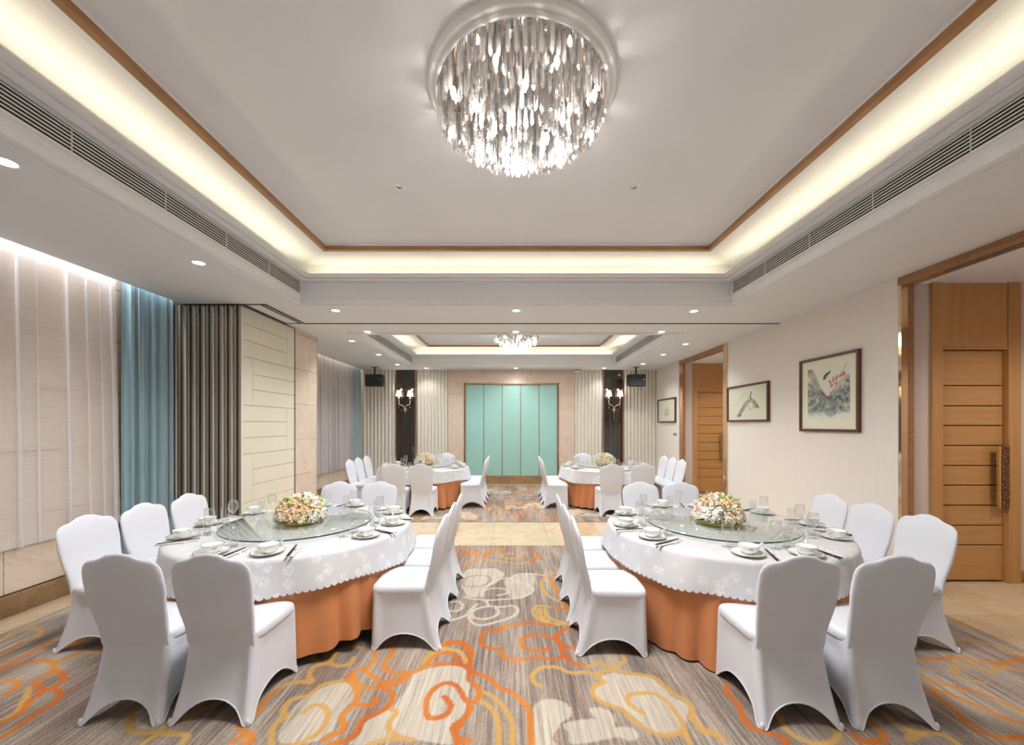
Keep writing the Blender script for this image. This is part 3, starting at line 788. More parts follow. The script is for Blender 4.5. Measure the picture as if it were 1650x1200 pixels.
def sweep(prof, rect, name, mat, parent, smooth=False):
    """profile of (inset, z) swept round the rectangle of a tray"""
    x0, x1, y0, y1 = rect; v = []; f = []
    for s, z in prof:
        v += [(x0 + s, y0 + s, z), (x1 - s, y0 + s, z), (x1 - s, y1 - s, z), (x0 + s, y1 - s, z)]
    for j in range(len(prof) - 1):
        for k in range(4):
            k2 = (k + 1) % 4
            f.append((j * 4 + k, j * 4 + k2, (j + 1) * 4 + k2, (j + 1) * 4 + k))
    return new(name, v, f, mat, parent, smooth)
for rect in (COVE1, COVE2):
    x0, x1, y0, y1 = rect
    sweep([(-.100, ZC + .001), (-.100, ZC - .018), (-.082, ZC - .018), (-.078, ZC - .001), (-.036, ZC - .001), (-.030, ZC - .020), (.004, ZC - .020), (.004, 3.215), (.014, 3.222), (.014, 3.238), (.03, 3.242),
           (.03, 3.410), (.056, 3.410), (.056, 3.436), (.078, 3.436), (.080, 3.416), (.128, 3.424), (.128, 3.449), (.150, 3.449), (.152, 3.438), (.196, 3.446), (.196, 3.454), (.21, 3.454), (.21, ZLIP), (.20, ZLIP), (.20, 3.456), (.16, 3.456)], rect, 'cornice', 'cornice_paint', ceiling)
    sweep([(.16, 3.456), (.09, 3.451), (-.14, 3.446), (-.14, ZUP + .115)], rect, 'light_trough', 'cornice_paint', ceiling)
    sweep([(-.14, ZUP + .115), (.0, ZUP + .11), (.10, ZUP + .098), (.20, ZUP + .077), (.30, ZUP + .050), (.40, ZUP + .024), (.48, ZUP + .008), (.555, ZUP), (.555, ZUP + .03), (.60, ZUP + .03), (.60, ZUP + .045)], rect, 'cove_panel', 'upper_paint', ceiling)
    a = .60
    new('upper_panel', [(x0 + a, y0 + a, ZUP + .045), (x1 - a, y0 + a, ZUP + .045), (x1 - a, y1 - a, ZUP + .045), (x0 + a, y1 - a, ZUP + .045)], [(0, 3, 2, 1)], 'upper_paint', ceiling)
    tr = struct(sweep([(.552, ZUP - .001), (.552, ZUP - .014), (.598, ZUP - .014), (.598, ZUP + .030), (.594, ZUP + .030)], rect, 'trim_3' if rect is COVE1 else 'trim_4', 'trim_wood', None))

def grille(x, face, y0, y1, label):
    g = empty('air_grille', (x, (y0 + y1) / 2, 3.262))
    tag(g, label, 'vent', 'white slotted air grilles')
    L = (y1 - y0) / 2; s = face
    def b(name, d0, d1, a, c_, z0, z1, mat):
        xs = sorted((s * d0, s * d1)); return box(name, xs[0], xs[1], a, c_, z0, z1, mat, g)
    b('recess', .0, .003, -L, L, 0, .155, 'gap_dark')
    b('frame_rail', .0, .010, -L, L, -.012, .004, 'grille_white'); b('frame_rail', .0, .010, -L, L, .150, .160, 'grille_white')
    b('frame_end', .0, .014, -L, -L + .02, .006, .15, 'grille_white'); b('frame_end', .0, .014, L - .02, L, .006, .15, 'grille_white')
    for k in range(6):
        z = .020 + k * .0225
        b('slat', .003, .007, -L + .02, L - .02, z, z + .0085, 'grille_white')
    n = max(2, int((y1 - y0) / .62))
    for k in range(1, n):
        yy = -L + 2 * L * k / n
        b('divider', .003, .0075, yy - .002, yy + .002, .006, .15, 'grille_white')
    return g
grille(COVE1[0] + .031, 1, COVE1[2] + .1, COVE1[3] - .06, 'long slotted air grille above the curtains, in the near ceiling tray')
grille(COVE1[1] - .031, -1, COVE1[2] + .1, COVE1[3] - .06, 'long slotted air grille on the picture wall side of the near ceiling tray')
grille(COVE2[0] + .031, 1, COVE2[2] + .1, COVE2[3] - .06, 'slotted air grille on the curtain side of the far ceiling tray')
grille(COVE2[1] - .031, -1, COVE2[2] + .1, COVE2[3] - .06, 'slotted air grille on the picture wall side of the far ceiling tray')

# partition track: dark slots in the soffit
tk = struct(empty('trim_5'))
zt0, zt1 = ZC - .006, ZC
box('track', -3.13, XR, 6.005, 6.04, zt0, zt1, 'dark_slot', tk)
box('track', -3.16, -3.125, 5.05, 6.04, zt0, zt1, 'dark_slot', tk)
box('track', -3.215, -3.19, 5.10, 6.04, zt0, zt1, 'dark_slot', tk)
box('track', -4.18, -3.125, 5.05, 5.08, zt0, zt1, 'dark_slot', tk)
box('track', -3.44, -3.19, 6.005, 6.03, zt0, zt1, 'dark_slot', tk)
box('track', -3.43, -3.40, 5.08, 6.03, zt0, zt1, 'dark_slot', tk)

# ---- downlights
down_proto = None
def downlight(u, v, label, power=1.0, z=ZC):
    global down_proto
    D = 641.7 * (z - 1.65) / (684 - v); X = (u - 825) * D / 641.7
    if down_proto is None:
        o = empty('downlight')
        MB().lathe([(.049, -.002), (.052, -.006), (.062, -.005), (.066, 0)], 28).build('trim_ring', 'white_metal', o, True)
        MB().lathe([(.0005, -.0025), (.050, -.0025)], 28).build('lens', 'down_glow', o)
        down_proto = o
    else:
        o = copy_tree(down_proto)
    o.location = (X, D, z)
    tag(o, label, 'downlight', 'recessed ceiling downlights')
    l = bpy.data.lights.new('downlight_beam', 'SPOT')
    l.energy = P_DOWN * power; l.spot_size = math.radians(125); l.spot_blend = .9; l.shadow_soft_size = .05; l.color = (.97, .985, 1)
    lo = bpy.data.objects.new('downlight_beam', l); col.objects.link(lo); lo.location = (X, D, z - .012)
    return o
DL = [(8, 260, 'round downlight over the sheer curtain, nearest the picture edge'),
      (320, 423, 'round downlight in the soffit just before the blue drape'),
      (541, 500, 'near row downlight above the folded partition end'),
      (832, 500, 'middle downlight of the row just before the dark ceiling track'),
      (1118, 501, 'row downlight before the dark track, on the picture wall side'),
      (592, 534, 'downlight just past the dark track on the curtain side, by the far tray corner'),
      (831, 534, 'middle downlight just past the dark track, before the far chandelier'),
      (1066, 534, 'downlight just past the dark track on the picture wall side, by the tray corner'),
      (567, 549, 'first downlight along the far curtain soffit'),
      (610, 571, 'second downlight along the far curtain soffit'),
      (640, 587, 'last downlight along the far curtain soffit, near the speaker'),
      (1105, 554, 'first downlight along the soffit above the far doorway'),
      (1069, 571, 'second downlight along the soffit above the far doorway'),
      (1036, 586, 'last downlight on the picture wall side, near the hanging speaker'),
      (687, 592.8, 'back wall downlight above the fluted panel beside the curtain side sconce'),
      (831, 592.8, 'back wall downlight above the teal panels'),
      (974, 592.8, 'back wall downlight above the sconce on the picture wall side')]
for u, v, lab in DL: downlight(u, v, lab, .5 if v > 592 else 1.0)
for y, lab in ((2.825, 'added unseen downlight in the lobby ceiling behind the near doorway'), (8.335, 'added unseen downlight in the lobby ceiling behind the far doorway')):
    o = copy_tree(down_proto); o.location = (5.1, y, 3.13); tag(o, lab, 'downlight', 'recessed ceiling downlights')  # invented fittings, out of view, placed at the added lobby fill lights
# unlit chrome eyeball spots in the near tray
for u, lab in ((643, 'small chrome eyeball spot in the near tray, curtain side of the chandelier'), (1022, 'small chrome eyeball spot in the near tray, picture wall side of the chandelier')):
    z = ZUP + .045; D = 641.7 * (z - 1.65) / (684 - 301); X = (u - 825) * D / 641.7
    o = empty('eyeball_spot', (X, D, z)); tag(o, lab, 'spotlight', 'chrome eyeball spots')
    MB().lathe([(.026, -.001), (.030, -.006), (.040, -.005), (.043, 0)], 24).build('trim_ring', 'white_metal', o, True)
    MB().lathe([(.0005, -.010), (.012, -.009), (.021, -.004), (.027, 0)], 20).build('reflector', 'steel', o, True)
    MB().lathe([(.0005, -.0135), (.008, -.0115), (.009, -.009)], 12).build('bulb', 'bronze_dark', o, True)

# ------------------------------------------------------------------ chandeliers
rng = random.Random(7)
def rod_mesh(L, w=.0085):
    m = MB(); n = 6
    v = []; f = []
    for r, z in ((w * .6, 0), (w, -.012), (w, -L + .02), (w * .25, -L)):
        for k in range(n):
            a = 2 * PI * k / n; v.append((r * math.cos(a), r * math.sin(a), z))
    for j in range(3):
        for k in range(n):
            k2 = (k + 1) % n; f.append((j * n + k, (j + 1) * n + k, (j + 1) * n + k2, j * n + k2))
    f.append(tuple(range(n))); f.append(tuple(3 * n + k for k in range(n - 1, -1, -1)))
    me = bpy.data.meshes.new('crystal_rod'); me.from_pydata(v, [], f); me.materials.append(M['crystal']); me.update()
    return me
bulb_prof = [(.0035, -.064), (.008, -.052), (.0135, -.034), (.0135, -.022), (.010, -.008), (.006, 0)]
def chandelier(loc, label, rings, bulbs, power):
    o = empty('crystal_chandelier', loc)
    tag(o, label, 'chandelier', 'crystal chandeliers')
    MB().lathe([(.545, 0), (.545, -.035), (.535, -.045), (.512, -.045), (.512, -.062), (.500, -.066), (.492, -.062), (.492, -.03)], 72).build('ceiling_ring', 'cornice_paint', o, True)
    MB().lathe([(.0005, -.032), (.493, -.032)], 72).build('mirror_plate', 'mirror_plate', o)
    meshes = {}
    for r, n, L, w in rings:
        if (L, w) not in meshes: meshes[(L, w)] = rod_mesh(L, w)
        for k in range(n):
            a = 2 * PI * (k + rng.uniform(-.18, .18)) / n
            rr = r + rng.uniform(-.012, .012)
            inst('crystal_rod', meshes[(L, w)], o, (rr * math.cos(a), rr * math.sin(a), -.034 - rng.uniform(0, .012)), (0, 0, rng.uniform(0, PI)), (1, 1, rng.uniform(.94, 1.05)))
    bm = None
    for r, n, z, ph in bulbs:
        for k in range(n):
            a = 2 * PI * k / n + ph
            p = (r * math.cos(a), r * math.sin(a), z)
            if bm is None:
                b = MB().lathe(bulb_prof, 12).build('bulb', 'bulb_glow', o, True); b.location = p; bm = b
                s = MB().lathe([(.007, 0), (.009, .004), (.009, -z - .034)], 8).build('socket', 'steel', b, True); sm = s
            else:
                b = inst('bulb', bm.data, o, p); inst('socket', sm.data, b)
            l = bpy.data.lights.new('bulb_glow', 'POINT'); l.energy = power * .75; l.shadow_soft_size = .014; l.color = (1, .98, .96)
            lo = bpy.data.objects.new('bulb_glow', l); col.objects.link(lo); lo.parent = o; lo.location = (p[0], p[1], p[2] - .035)
            l = bpy.data.lights.new('bulb_light', 'SPOT'); l.energy = power * (2.4 if r > .2 else .8); l.spot_size = math.radians(172); l.spot_blend = .55; l.shadow_soft_size = .018; l.color = (1, .99, .98)
            lo = bpy.data.objects.new('bulb_light', l); col.objects.link(lo); lo.parent = o; lo.location = (p[0], p[1], p[2] - .075)
    return o
RINGS = [(.478, 72, .17, .0125), (.415, 62, .20, .0125), (.345, 54, .24, .0125), (.275, 43, .285, .0125), (.20, 34, .32, .0125), (.125, 22, .355, .0125), (.05, 10, .375, .0125)]
chandelier((.06, 2.37, ZUP + .045), 'large round crystal rod chandelier glowing in the near ceiling tray', RINGS,
           [(.44, 9, -.17, .2), (.30, 6, -.19, .55), (.15, 3, -.24, .1)], P_BULB)
RINGS2 = [(.478, 40, .18, .016), (.40, 34, .22, .016), (.31, 28, .28, .016), (.21, 20, .36, .016), (.11, 14, .41, .016), (.03, 4, .43, .016)]
chandelier((.10, 8.58, ZUP + .045), 'small looking crystal chandelier hanging in the far ceiling tray', RINGS2,
           [(.43, 8, -.15, .2), (.25, 6, -.20, .55)], P_BULB * .9)

# ------------------------------------------------------------------ curtains
def drape(name, y0, y1, z0, z1, xfun, ncol, mat, label, cat, rows=8, flare=0.0, hem=None):
    v = []; f = []
    for j in range(rows + 1):
        s = j / rows; z = z0 + (z1 - z0) * s
        for i in range(ncol + 1):
            u = i / ncol; y = y0 + (y1 - y0) * u
            dx, dy = xfun(y, u, s)
            v.append((dx, y + dy, z))
    w = ncol + 1
    for j in range(rows):
        for i in range(ncol):
            f.append((j * w + i, j * w + i + 1, (j + 1) * w + i + 1, (j + 1) * w + i))
    o = new(name, v, f, mat, None, True)
    tag(o, label, cat)
    if hem:
        hv = []; hf = []
        for j in range(2):
            z = z0 + hem * j
            for i in range(ncol + 1):
                u = i / ncol; y = y0 + (y1 - y0) * u
                dx, dy = xfun(y, u, (z - z0) / (z1 - z0)); hv.append((dx + .003, y + dy, z))
        for i in range(ncol): hf.append((i, i + 1, w + i + 1, w + i))
        new('hem', hv, hf, mat, o, True)
    return o
pleats = [-.9, -.45, 0.0, .5, 1.0, 1.45, 1.9, 2.35, 2.65, 2.88, 3.06, 3.24, 3.42, 3.58, 3.79, 3.98, 4.13, 4.22]
def near_sheer(y, u, s):
    d = 0; dy = 0
    for k, p in enumerate(pleats):
        q = (y - p) / .022
        a = .9 + .5 * math.sin(k * 2.3)
        d += .032 * a * math.exp(-q * q)
        dy -= .022 * q * math.exp(-q * q * .55) * (2.5 - .5 * s)
    fl = .010 * math.sin(y * 5.1 + 1.2 * s) + .006 * math.sin(y * 13 + 2)
    return (-4.285 + d * (1.15 - .3 * s) + fl, dy + .05 * (1 - s) * u * u)
drape('sheer_curtain', -1.3, 4.30, .585, 3.44, near_sheer, 1100, 'sheer', 'long pale sheer curtain over the marble wall beside the near tables', 'curtain', 8, hem=.07)
def folds(x, amp, per, ph=0, am2=.4):
    def fn(y, u, s):
        w = 2 * PI / per
        a = amp * (1.0 - .35 * s)
        n = math.sin(w * y + ph + 1.1 * math.sin(w * y * .37 + 2)) + am2 * math.sin(w * y * 1.9 + ph * 2 + s * .8)
        return (x + a * n, .012 * math.cos(w * y * 2 + ph))
    return fn
drape('blue_drape', 4.36, 4.98, .05, 3.44, folds(-4.255, .038, .085, .4), 160, 'blue_drape', 'dusty blue velvet drape between the sheer curtain and the folded partition', 'curtain', 12)
drape('sheer_curtain', 7.15, 10.66, .55, 3.44, folds(-4.265, .040, .115, 1.1), 420, 'sheer_grey', 'closely pleated grey sheer curtain in the far window bay', 'curtain', 8, hem=.07)
drape('blue_drape', 10.62, 11.05, .05, 3.44, folds(-4.255, .035, .09, 2.0), 110, 'blue_drape', 'dusty blue drape in the far corner beside the fluted panel', 'curtain', 10)

# ------------------------------------------------------------------ folded partition: panels stacked against the wall
zb = [3.16, 2.529, 1.902, 1.268, .64, .02]
def partition_panel(x, label):
    """one tall panel, its broad faces towards +x and -x, clad with leather tiles"""
    o = empty('partition_panel', (x, 5.04, 0))
    tag(o, label, 'partition', 'folded partition panels')
    W, T = 1.262, .032
    box('core', -T, T - .006, .006, W - .01, .02, 3.15, 'bronze_dark', o)
    for sx in (-1, 1):
        xs = sorted((sx * (T + .011), sx * .012))
        box('edge_profile', xs[0], xs[1], -.004, .004, .01, 3.16, 'bronze', o, .002)
        box('edge_profile', xs[0], xs[1], W - .014, W, .01, 3.16, 'bronze_dark', o, .002)
    box('groove', -.012, .012, .004, .016, .01, 3.16, 'gap_dark', o)
    box('edge_seal', -.004, .004, .000, .016, .01, 3.10, 'bronze_dark', o)
    box('edge_strip', T + .012, T + .024, -.006, .03, .01, 3.14, 'leather', o, .002)
    box('head_bracket', -.012, .012, -.006, .004, 3.05, 3.16, 'gap_dark', o)
    gx = .0022
    for gi in range(5):
        top, bot = zb[gi], zb[gi + 1]; h = (top - bot) / 3
        vs_ = (W - .225, W - .014) if gi % 2 == 0 else (.006, .235)
        hs = (.006, W - .225) if gi % 2 == 0 else (.235, W - .014)
        def tile(y0, y1, z0, z1):
            box('leather_tile', T - .006, T + .009, y0 + gx, y1 - gx, z0 + gx, z1 - gx, 'leather', o, .004)
        tile(vs_[0], vs_[1], bot, top)
        for k in range(3): tile(hs[0], hs[1], top - h * (k + 1), top - h * k)
    return o
xs = [-3.475 - .118 * k for k in range(8)]
p0 = partition_panel(xs[0], 'folded partition panel facing the near table, its broad leather tiled face in view')
ordn = ['second', 'third', 'fourth', 'fifth', 'sixth', 'seventh']
for k in range(1, 8):
    c_ = copy_tree(p0); c_.location.x = xs[k]
    c_['label'] = ('%s folded partition panel counted from the broad tiled face' % ordn[k - 1]) if k < 7 else 'last folded partition panel, tucked against the blue drape'

# ------------------------------------------------------------------ chairs
def lerp(a, b, t_): return a + (b - a) * t_
def sstep(a, b, x):
    t_ = max(0, min(1, (x - a) / (b - a))); return t_ * t_ * (3 - 2 * t_)
ZT = .430
def corner(k, t_):
    fl = [(-.226, -.262), (.226, -.262), (.222, .250), (-.222, .250)][k]
    tp = [(-.190, -.164), (.190, -.164), (.214, .238), (-.214, .238)][k]
    if k < 2: t_ = 1 - (1 - min(1, t_)) ** 1.7
    return (lerp(fl[0], tp[0], t_), lerp(fl[1], tp[1], t_))
US = [.045, .065, .085, .11, .15, .2, .27, .35, .43, .5, .57, .65, .73, .8, .85, .89, .915, .935, .955]
def arch(u):
    s = (u - .075) / .85
    if s <= 0 or s >= 1: return .004
    return .004 + .112 * (1 - abs(2 * s - 1) ** 2.3) ** .85
def skirt_point(k, u, q):
    zb_ = arch(u); z = lerp(zb_, ZT, q); t_ = z / ZT
    a, b = corner(k, t_), corner((k + 1) % 4, t_)
    x, y = lerp(a[0], b[0], u), lerp(a[1], b[1], u)
    nx, ny = b[1] - a[1], -(b[0] - a[0]); L = math.hypot(nx, ny); nx, ny = nx / L, ny / L
    e = sstep(.06, .20, u) * (1 - sstep(.80, .94, u)) * (1 - sstep(.72, .92, q))
    ins = .014 * e
    return (x - nx * ins, y - ny * ins, z)
def chair():
    o = empty('banquet_chair')
    # stretch skirt with an arch on each side
    rows = [0, .03, .12, .25, .4, .55, .68, .78, .86, .93, 1.0]
    n = 4 * len(US); v = []; f = []
    for q in rows:
        for k in range(4):
            for u in US: v.append(skirt_point(k, u, q))
    for j in range(len(rows) - 1):
        for i in range(n):
            i2 = (i + 1) % n; f.append((j * n + i, j * n + i2, (j + 1) * n + i2, (j + 1) * n + i))
    new('skirt', v, f, 'spandex', o, True)
    # rolled hem along the arches
    m = MB()
    pts = [skirt_point(k, u, 0) for k in range(4) for u in US]; pts.append(pts[0])
    m.tube(pts, .0042, 6); m.build('hem', 'spandex', o, True)
    for k in range(4):
        c_ = corner(k, 0)
        MB().lathe([(.010, .0), (.012, .006), (.011, .02), (.007, .035)], 10, c_[0] * .945, c_[1] * .95, True).build('foot', 'spandex', o, True)
    # seat pad
    def loop(inset, z):
        pts = []
        for k in range(40):
            a = 2 * PI * k / 40; ca, sa = math.cos(a), math.sin(a); e = .28
            X = math.copysign(abs(ca) ** e, ca); Y = math.copysign(abs(sa) ** e, sa)
            hw = lerp(.203, .222, (Y + 1) / 2)
            pts.append((X * (hw - inset), .046 + Y * (.208 - inset), z))
        return pts
    v = []; f = []
    lv = [(.03, .395), (.006, .405), (0, .420), (0, .440), (.004, .455), (.014, .466), (.04, .473), (.09, .478), (.15, .480)]
    for i_, z in lv: v += loop(i_, z)
    for j in range(len(lv) - 1):
        for i in range(40): f.append((j * 40 + i, j * 40 + (i + 1) % 40, (j + 1) * 40 + (i + 1) % 40, (j + 1) * 40 + i))
    f.append(tuple((len(lv) - 1) * 40 + i for i in range(40))); f.append(tuple(range(39, -1, -1)))
    new('seat', v, f, 'spandex', o, True)
    # crown-topped back
    rr = [0, .06, .14, .22, .3, .4, .5, .6, .7, .78, .85, .90, .94, .965, .982, .993, 1.0]
    wz = [(.33, .180), (.38, .190), (.43, .192), (.50, .195), (.60, .205), (.70, .214), (.78, .220), (.84, .222), (.95, .222)]
    tx = [(0, .948), (.035, .946), (.060, .940), (.082, .929), (.102, .917), (.122, .910), (.150, .906), (.175, .900), (.195, .888), (.210, .868), (.218, .846), (.222, .815)]
    def ip(tb, x):
        for (a, b), (c2, d2) in zip(tb[:-1], tb[1:]):
            if x <= c2: return lerp(b, d2, max(0, (x - a) / (c2 - a)))
        return tb[-1][1]
    def yprof(z): return .030 * max(0, .40 - z) / .07 - .156 - .030 * sstep(.42, .66, z) - .20 * max(0, z - .52) ** 1.25
    v = []; f = []; nphi = 44
    for r in rr:
        W = ip(wz, .33 + r * .61)
        th = .030 * math.sqrt(max(0, 1 - r ** 14)) * (1 - .25 * r) * (.30 + .70 * sstep(.05, .38, r))
        for k in range(nphi):
            a = 2 * PI * k / nphi; ca, sa = math.cos(a), math.sin(a)
            x = W * math.copysign(abs(ca) ** .62, ca)
            z = .33 + r * (ip(tx, abs(x)) - .33)
            y = yprof(z) + th * math.copysign(abs(sa) ** .55, sa) - .006 * (1 - (x / .23) ** 2)
            if sa < 0:
                e = math.exp(-((x / .05) ** 2) - ((z - .905) / .016) ** 2); y += .006 * e
            v.append((x, y, z))
    for j in range(len(rr) - 1):
        for i in range(nphi): f.append((j * nphi + i, j * nphi + (i + 1) % nphi, (j + 1) * nphi + (i + 1) % nphi, (j + 1) * nphi + i))
    f.append(tuple(range(nphi - 1, -1, -1)))
    new('backrest', v, f, 'spandex', o, True)
    return o

# ------------------------------------------------------------------ tables
TABLES = [('near curtain-side table', (-1.88, 3.55), -1, .075), ('near picture-wall table', (1.82, 3.52), 1, .025),
          ('far curtain-side table', (-1.88, 8.52), -1, .05), ('far picture-wall table', (2.0, 8.50), 1, .03)]
RT = .945; ZTAB = .760
chair_proto = None
def place_chair(x, y, rz, label):
    global chair_proto
    if chair_proto is None: chair_proto = chair(); o = chair_proto
    else: o = copy_tree(chair_proto)
    o.location = (x, y, .004); o.rotation_euler = (0, 0, rz)
    tag(o, label, 'chair', 'white covered banquet chairs')

def cloth(name, r0, z0, hem_z, mat, nseg, nscal, folds_, flare, seed, scal=.0, hemvar=0.0):
    R = random.Random(seed)
    ph = [R.uniform(0, 2 * PI) for _ in range(8)]
    prof = [(0.0005, 0), (.3, 0), (.6, 0), (.85, 0), (.93, 0), (.965, -.0015), (.985, -.006), (.997, -.014), (1.004, -.028)]
    drops = [.06, .12, .2, .3, .42, .55, .68, .8, .9, 1.0]
    v = []; f = []
    for q, dz in prof:
        for k in range(nseg):
            a = 2 * PI * k / nseg; v.append((r0 * q * math.cos(a), r0 * q * math.sin(a), z0 + dz))
    for d in drops:
        for k in range(nseg):
            a = 2 * PI * k / nseg
            w = sum(math.sin(fn * a + ph[i] + .8 * math.sin(2 * a + ph[i + 3])) * am for i, (fn, am) in enumerate(folds_))
            hz = hem_z + hemvar * math.sin(3 * a + ph[5]) + hemvar * .7 * math.sin(7 * a + ph[6])
            zz = lerp(z0 - .028, hz, d)
            if d == 1.0 and scal:
                fr = (a * nscal / (2 * PI)) % 1.0
                zz -= scal * (math.sqrt(max(0, 1 - (2 * fr - 1) ** 2)) - .5)
            r = r0 * 1.004 + flare * d + (max(w, -.012) * d ** .8 if scal else (abs(w) * 1.7 - .03) * d ** 1.7)
            v.append((r * math.cos(a), r * math.sin(a), zz))
    nr = len(prof) + len(drops)
    for j in range(nr - 1):
        for k in range(nseg):
            k2 = (k + 1) % nseg; f.append((j * nseg + k2, j * nseg + k, (j + 1) * nseg + k, (j + 1) * nseg + k2))
    return new(name, v, f, mat, None, True)

# tableware prototypes
def proto_plate():
    o = empty('dinner_plate')
    MB().lathe([(.0005, .003), (.055, .003), (.062, .001), (.066, .004), (.085, .010), (.106, .017), (.107, .019), (.104, .0195), (.084, .0125), (.064, .008), (.0005, .007)], 40).build('body', 'porcelain', o, True)
    MB().lathe([(.1035, .0199), (.1062, .0203), (.1066, .0190)], 40).build('silver_rim', 'silver_tip', o, True)
    return o
def proto_bowl():
    o = empty('soup_bowl')
    MB().lathe([(.0005, .002), (.030, .002), (.031, .0), (.034, .0), (.034, .006), (.050, .016), (.062, .034), (.068, .056), (.0685, .058), (.066, .057), (.060, .036), (.046, .018), (.0005, .010)], 36).build('body', 'porcelain', o, True)
    MB().lathe([(.0660, .0575), (.0680, .0588), (.0692, .0575)], 36).build('silver_rim', 'silver_tip', o, True)
    m = MB()
    for a0 in (-1.9, .3, 2.4):
        for k in range(4):
            a = a0 + k * .11; z = .036 + .006 * (k % 2); r = .0635 + (z - .034) * .27
            c_ = Vector((r * math.cos(a), r * math.sin(a), z)); tg = Vector((-math.sin(a), math.cos(a), .4)).normalized()
            nn = Vector((math.cos(a), math.sin(a), -.35)).normalized(); bt = nn.cross(tg)
            m.add([tuple(c_ - tg * .006 + nn * .0008), tuple(c_ + bt * .0025 + nn * .0008), tuple(c_ + tg * .006 + nn * .0008), tuple(c_ - bt * .0025 + nn * .0008)], [(0, 1, 2, 3)])
    m.build('flower_motif', 'cutlery_mark', o)
    # spoon resting in the bowl is a thing of its own (see below)
    return o
def proto_spoon():
    o = empty('soup_spoon')
    m = MB(); v = []; f = []
    for j, (s, w, z) in enumerate(((-.02, .004, .012), (-.014, .014, .006), (0, .018, .003), (.016, .013, .006), (.03, .007, .016), (.06, .005, .034), (.085, .006, .050), (.10, .007, .058))):
        for q in (-1, -.5, 0, .5, 1): v.append((w * q, s, z - .006 * (1 - q * q) * (1 if j < 5 else .3)))
    for j in range(7):
        for i in range(4): f.append((j * 5 + i, j * 5 + i + 1, (j + 1) * 5 + i + 1, (j + 1) * 5 + i))
    b = new('body', v, f, 'porcelain', o, True)
    s = b.modifiers.new('thick', 'SOLIDIFY'); s.thickness = .002
    return o
def proto_wine():
    o = empty('wine_glass')
    MB().lathe([(.0005, .004), (.012, .0045), (.036, .001), (.037, 0.0)], 28).build('foot', 'thin_glass', o, True)
    MB().lathe([(.010, .0045), (.0045, .012), (.0036, .05), (.0040, .082), (.008, .088)], 14).build('stem', 'thin_glass', o, True)
    MB().lathe([(.0005, .086), (.012, .088), (.028, .102), (.038, .125), (.040, .145), (.037, .170), (.032, .195), (.0316, .195)], 32).build('bowl', 'thin_glass', o, True)
    MB().lathe([(.0310, .1945), (.0318, .1962), (.0326, .1945)], 32).build('rim', 'thin_glass', o, True)
    return o
def proto_tumbler():
    o = empty('tumbler')
    MB().lathe([(.026, .014), (.029, .06), (.031, .145)], 28).build('wall', 'thin_glass', o, True)
    MB().lathe([(.0005, 0), (.024, 0), (.0258, .004), (.026, .014), (.022, .012), (.0005, .010)], 28).build('base', 'thin_glass', o, True)
    MB().lathe([(.0303, .1445), (.0311, .1460), (.0319, .1445)], 28).build('rim', 'thin_glass', o, True)
    return o
def proto_sticks(mat, tip):
    o = empty('chopsticks')
    for s in (-1, 1):
        st = MB().tube([(s * .0045, -.125, .0045), (s * .0045, -.03, .0065), (s * .0042, .06, .0105), (s * .0035, .125, .0135)], [.0048, .0045, .0038, .0026], 8).build('stick', mat, o, True)
        MB().tube([(s * .0045, -.127, .0045), (s * .0045, -.112, .0048)], .0046, 8).build('end_cap', tip, st, True)
        MB().tube([(s * .0045, -.096, .0051), (s * .0045, -.086, .0053)], .0045, 8).build('band', tip, st, True)
    return o
def proto_rest():
    o = empty('chopstick_rest')
    m = MB(); v = []; f = []
    for i in range(9):
        x = -.032 + .008 * i; h = .0085 + .004 * abs(i - 4) / 4
        v += [(x, -.008, 0), (x, -.006, h * .7), (x, 0, h * .75), (x, .006, h * .7), (x, .008, 0)]
    for i in range(8):
        for k in range(4): f.append((i * 5 + k, (i + 1) * 5 + k, (i + 1) * 5 + k + 1, i * 5 + k + 1))
    f += [(0, 1, 2, 3, 4), (44, 43, 42, 41, 40)]
    new('body', v, f, 'porcelain', o, True)
    MB().box(-.010, .010, -.0085, -.0078, .001, .005).build('motif', 'cutlery_mark', o)
    return o
PROTO = {}
def ware(kind, maker, x, y, z, rz, label, cat, group):
    if kind not in PROTO: PROTO[kind] = maker(); o = PROTO[kind]
    else: o = copy_tree(PROTO[kind])
    o.location = (x, y, z); o.rotation_euler = (0, 0, rz)
    tag(o, label, cat, group)

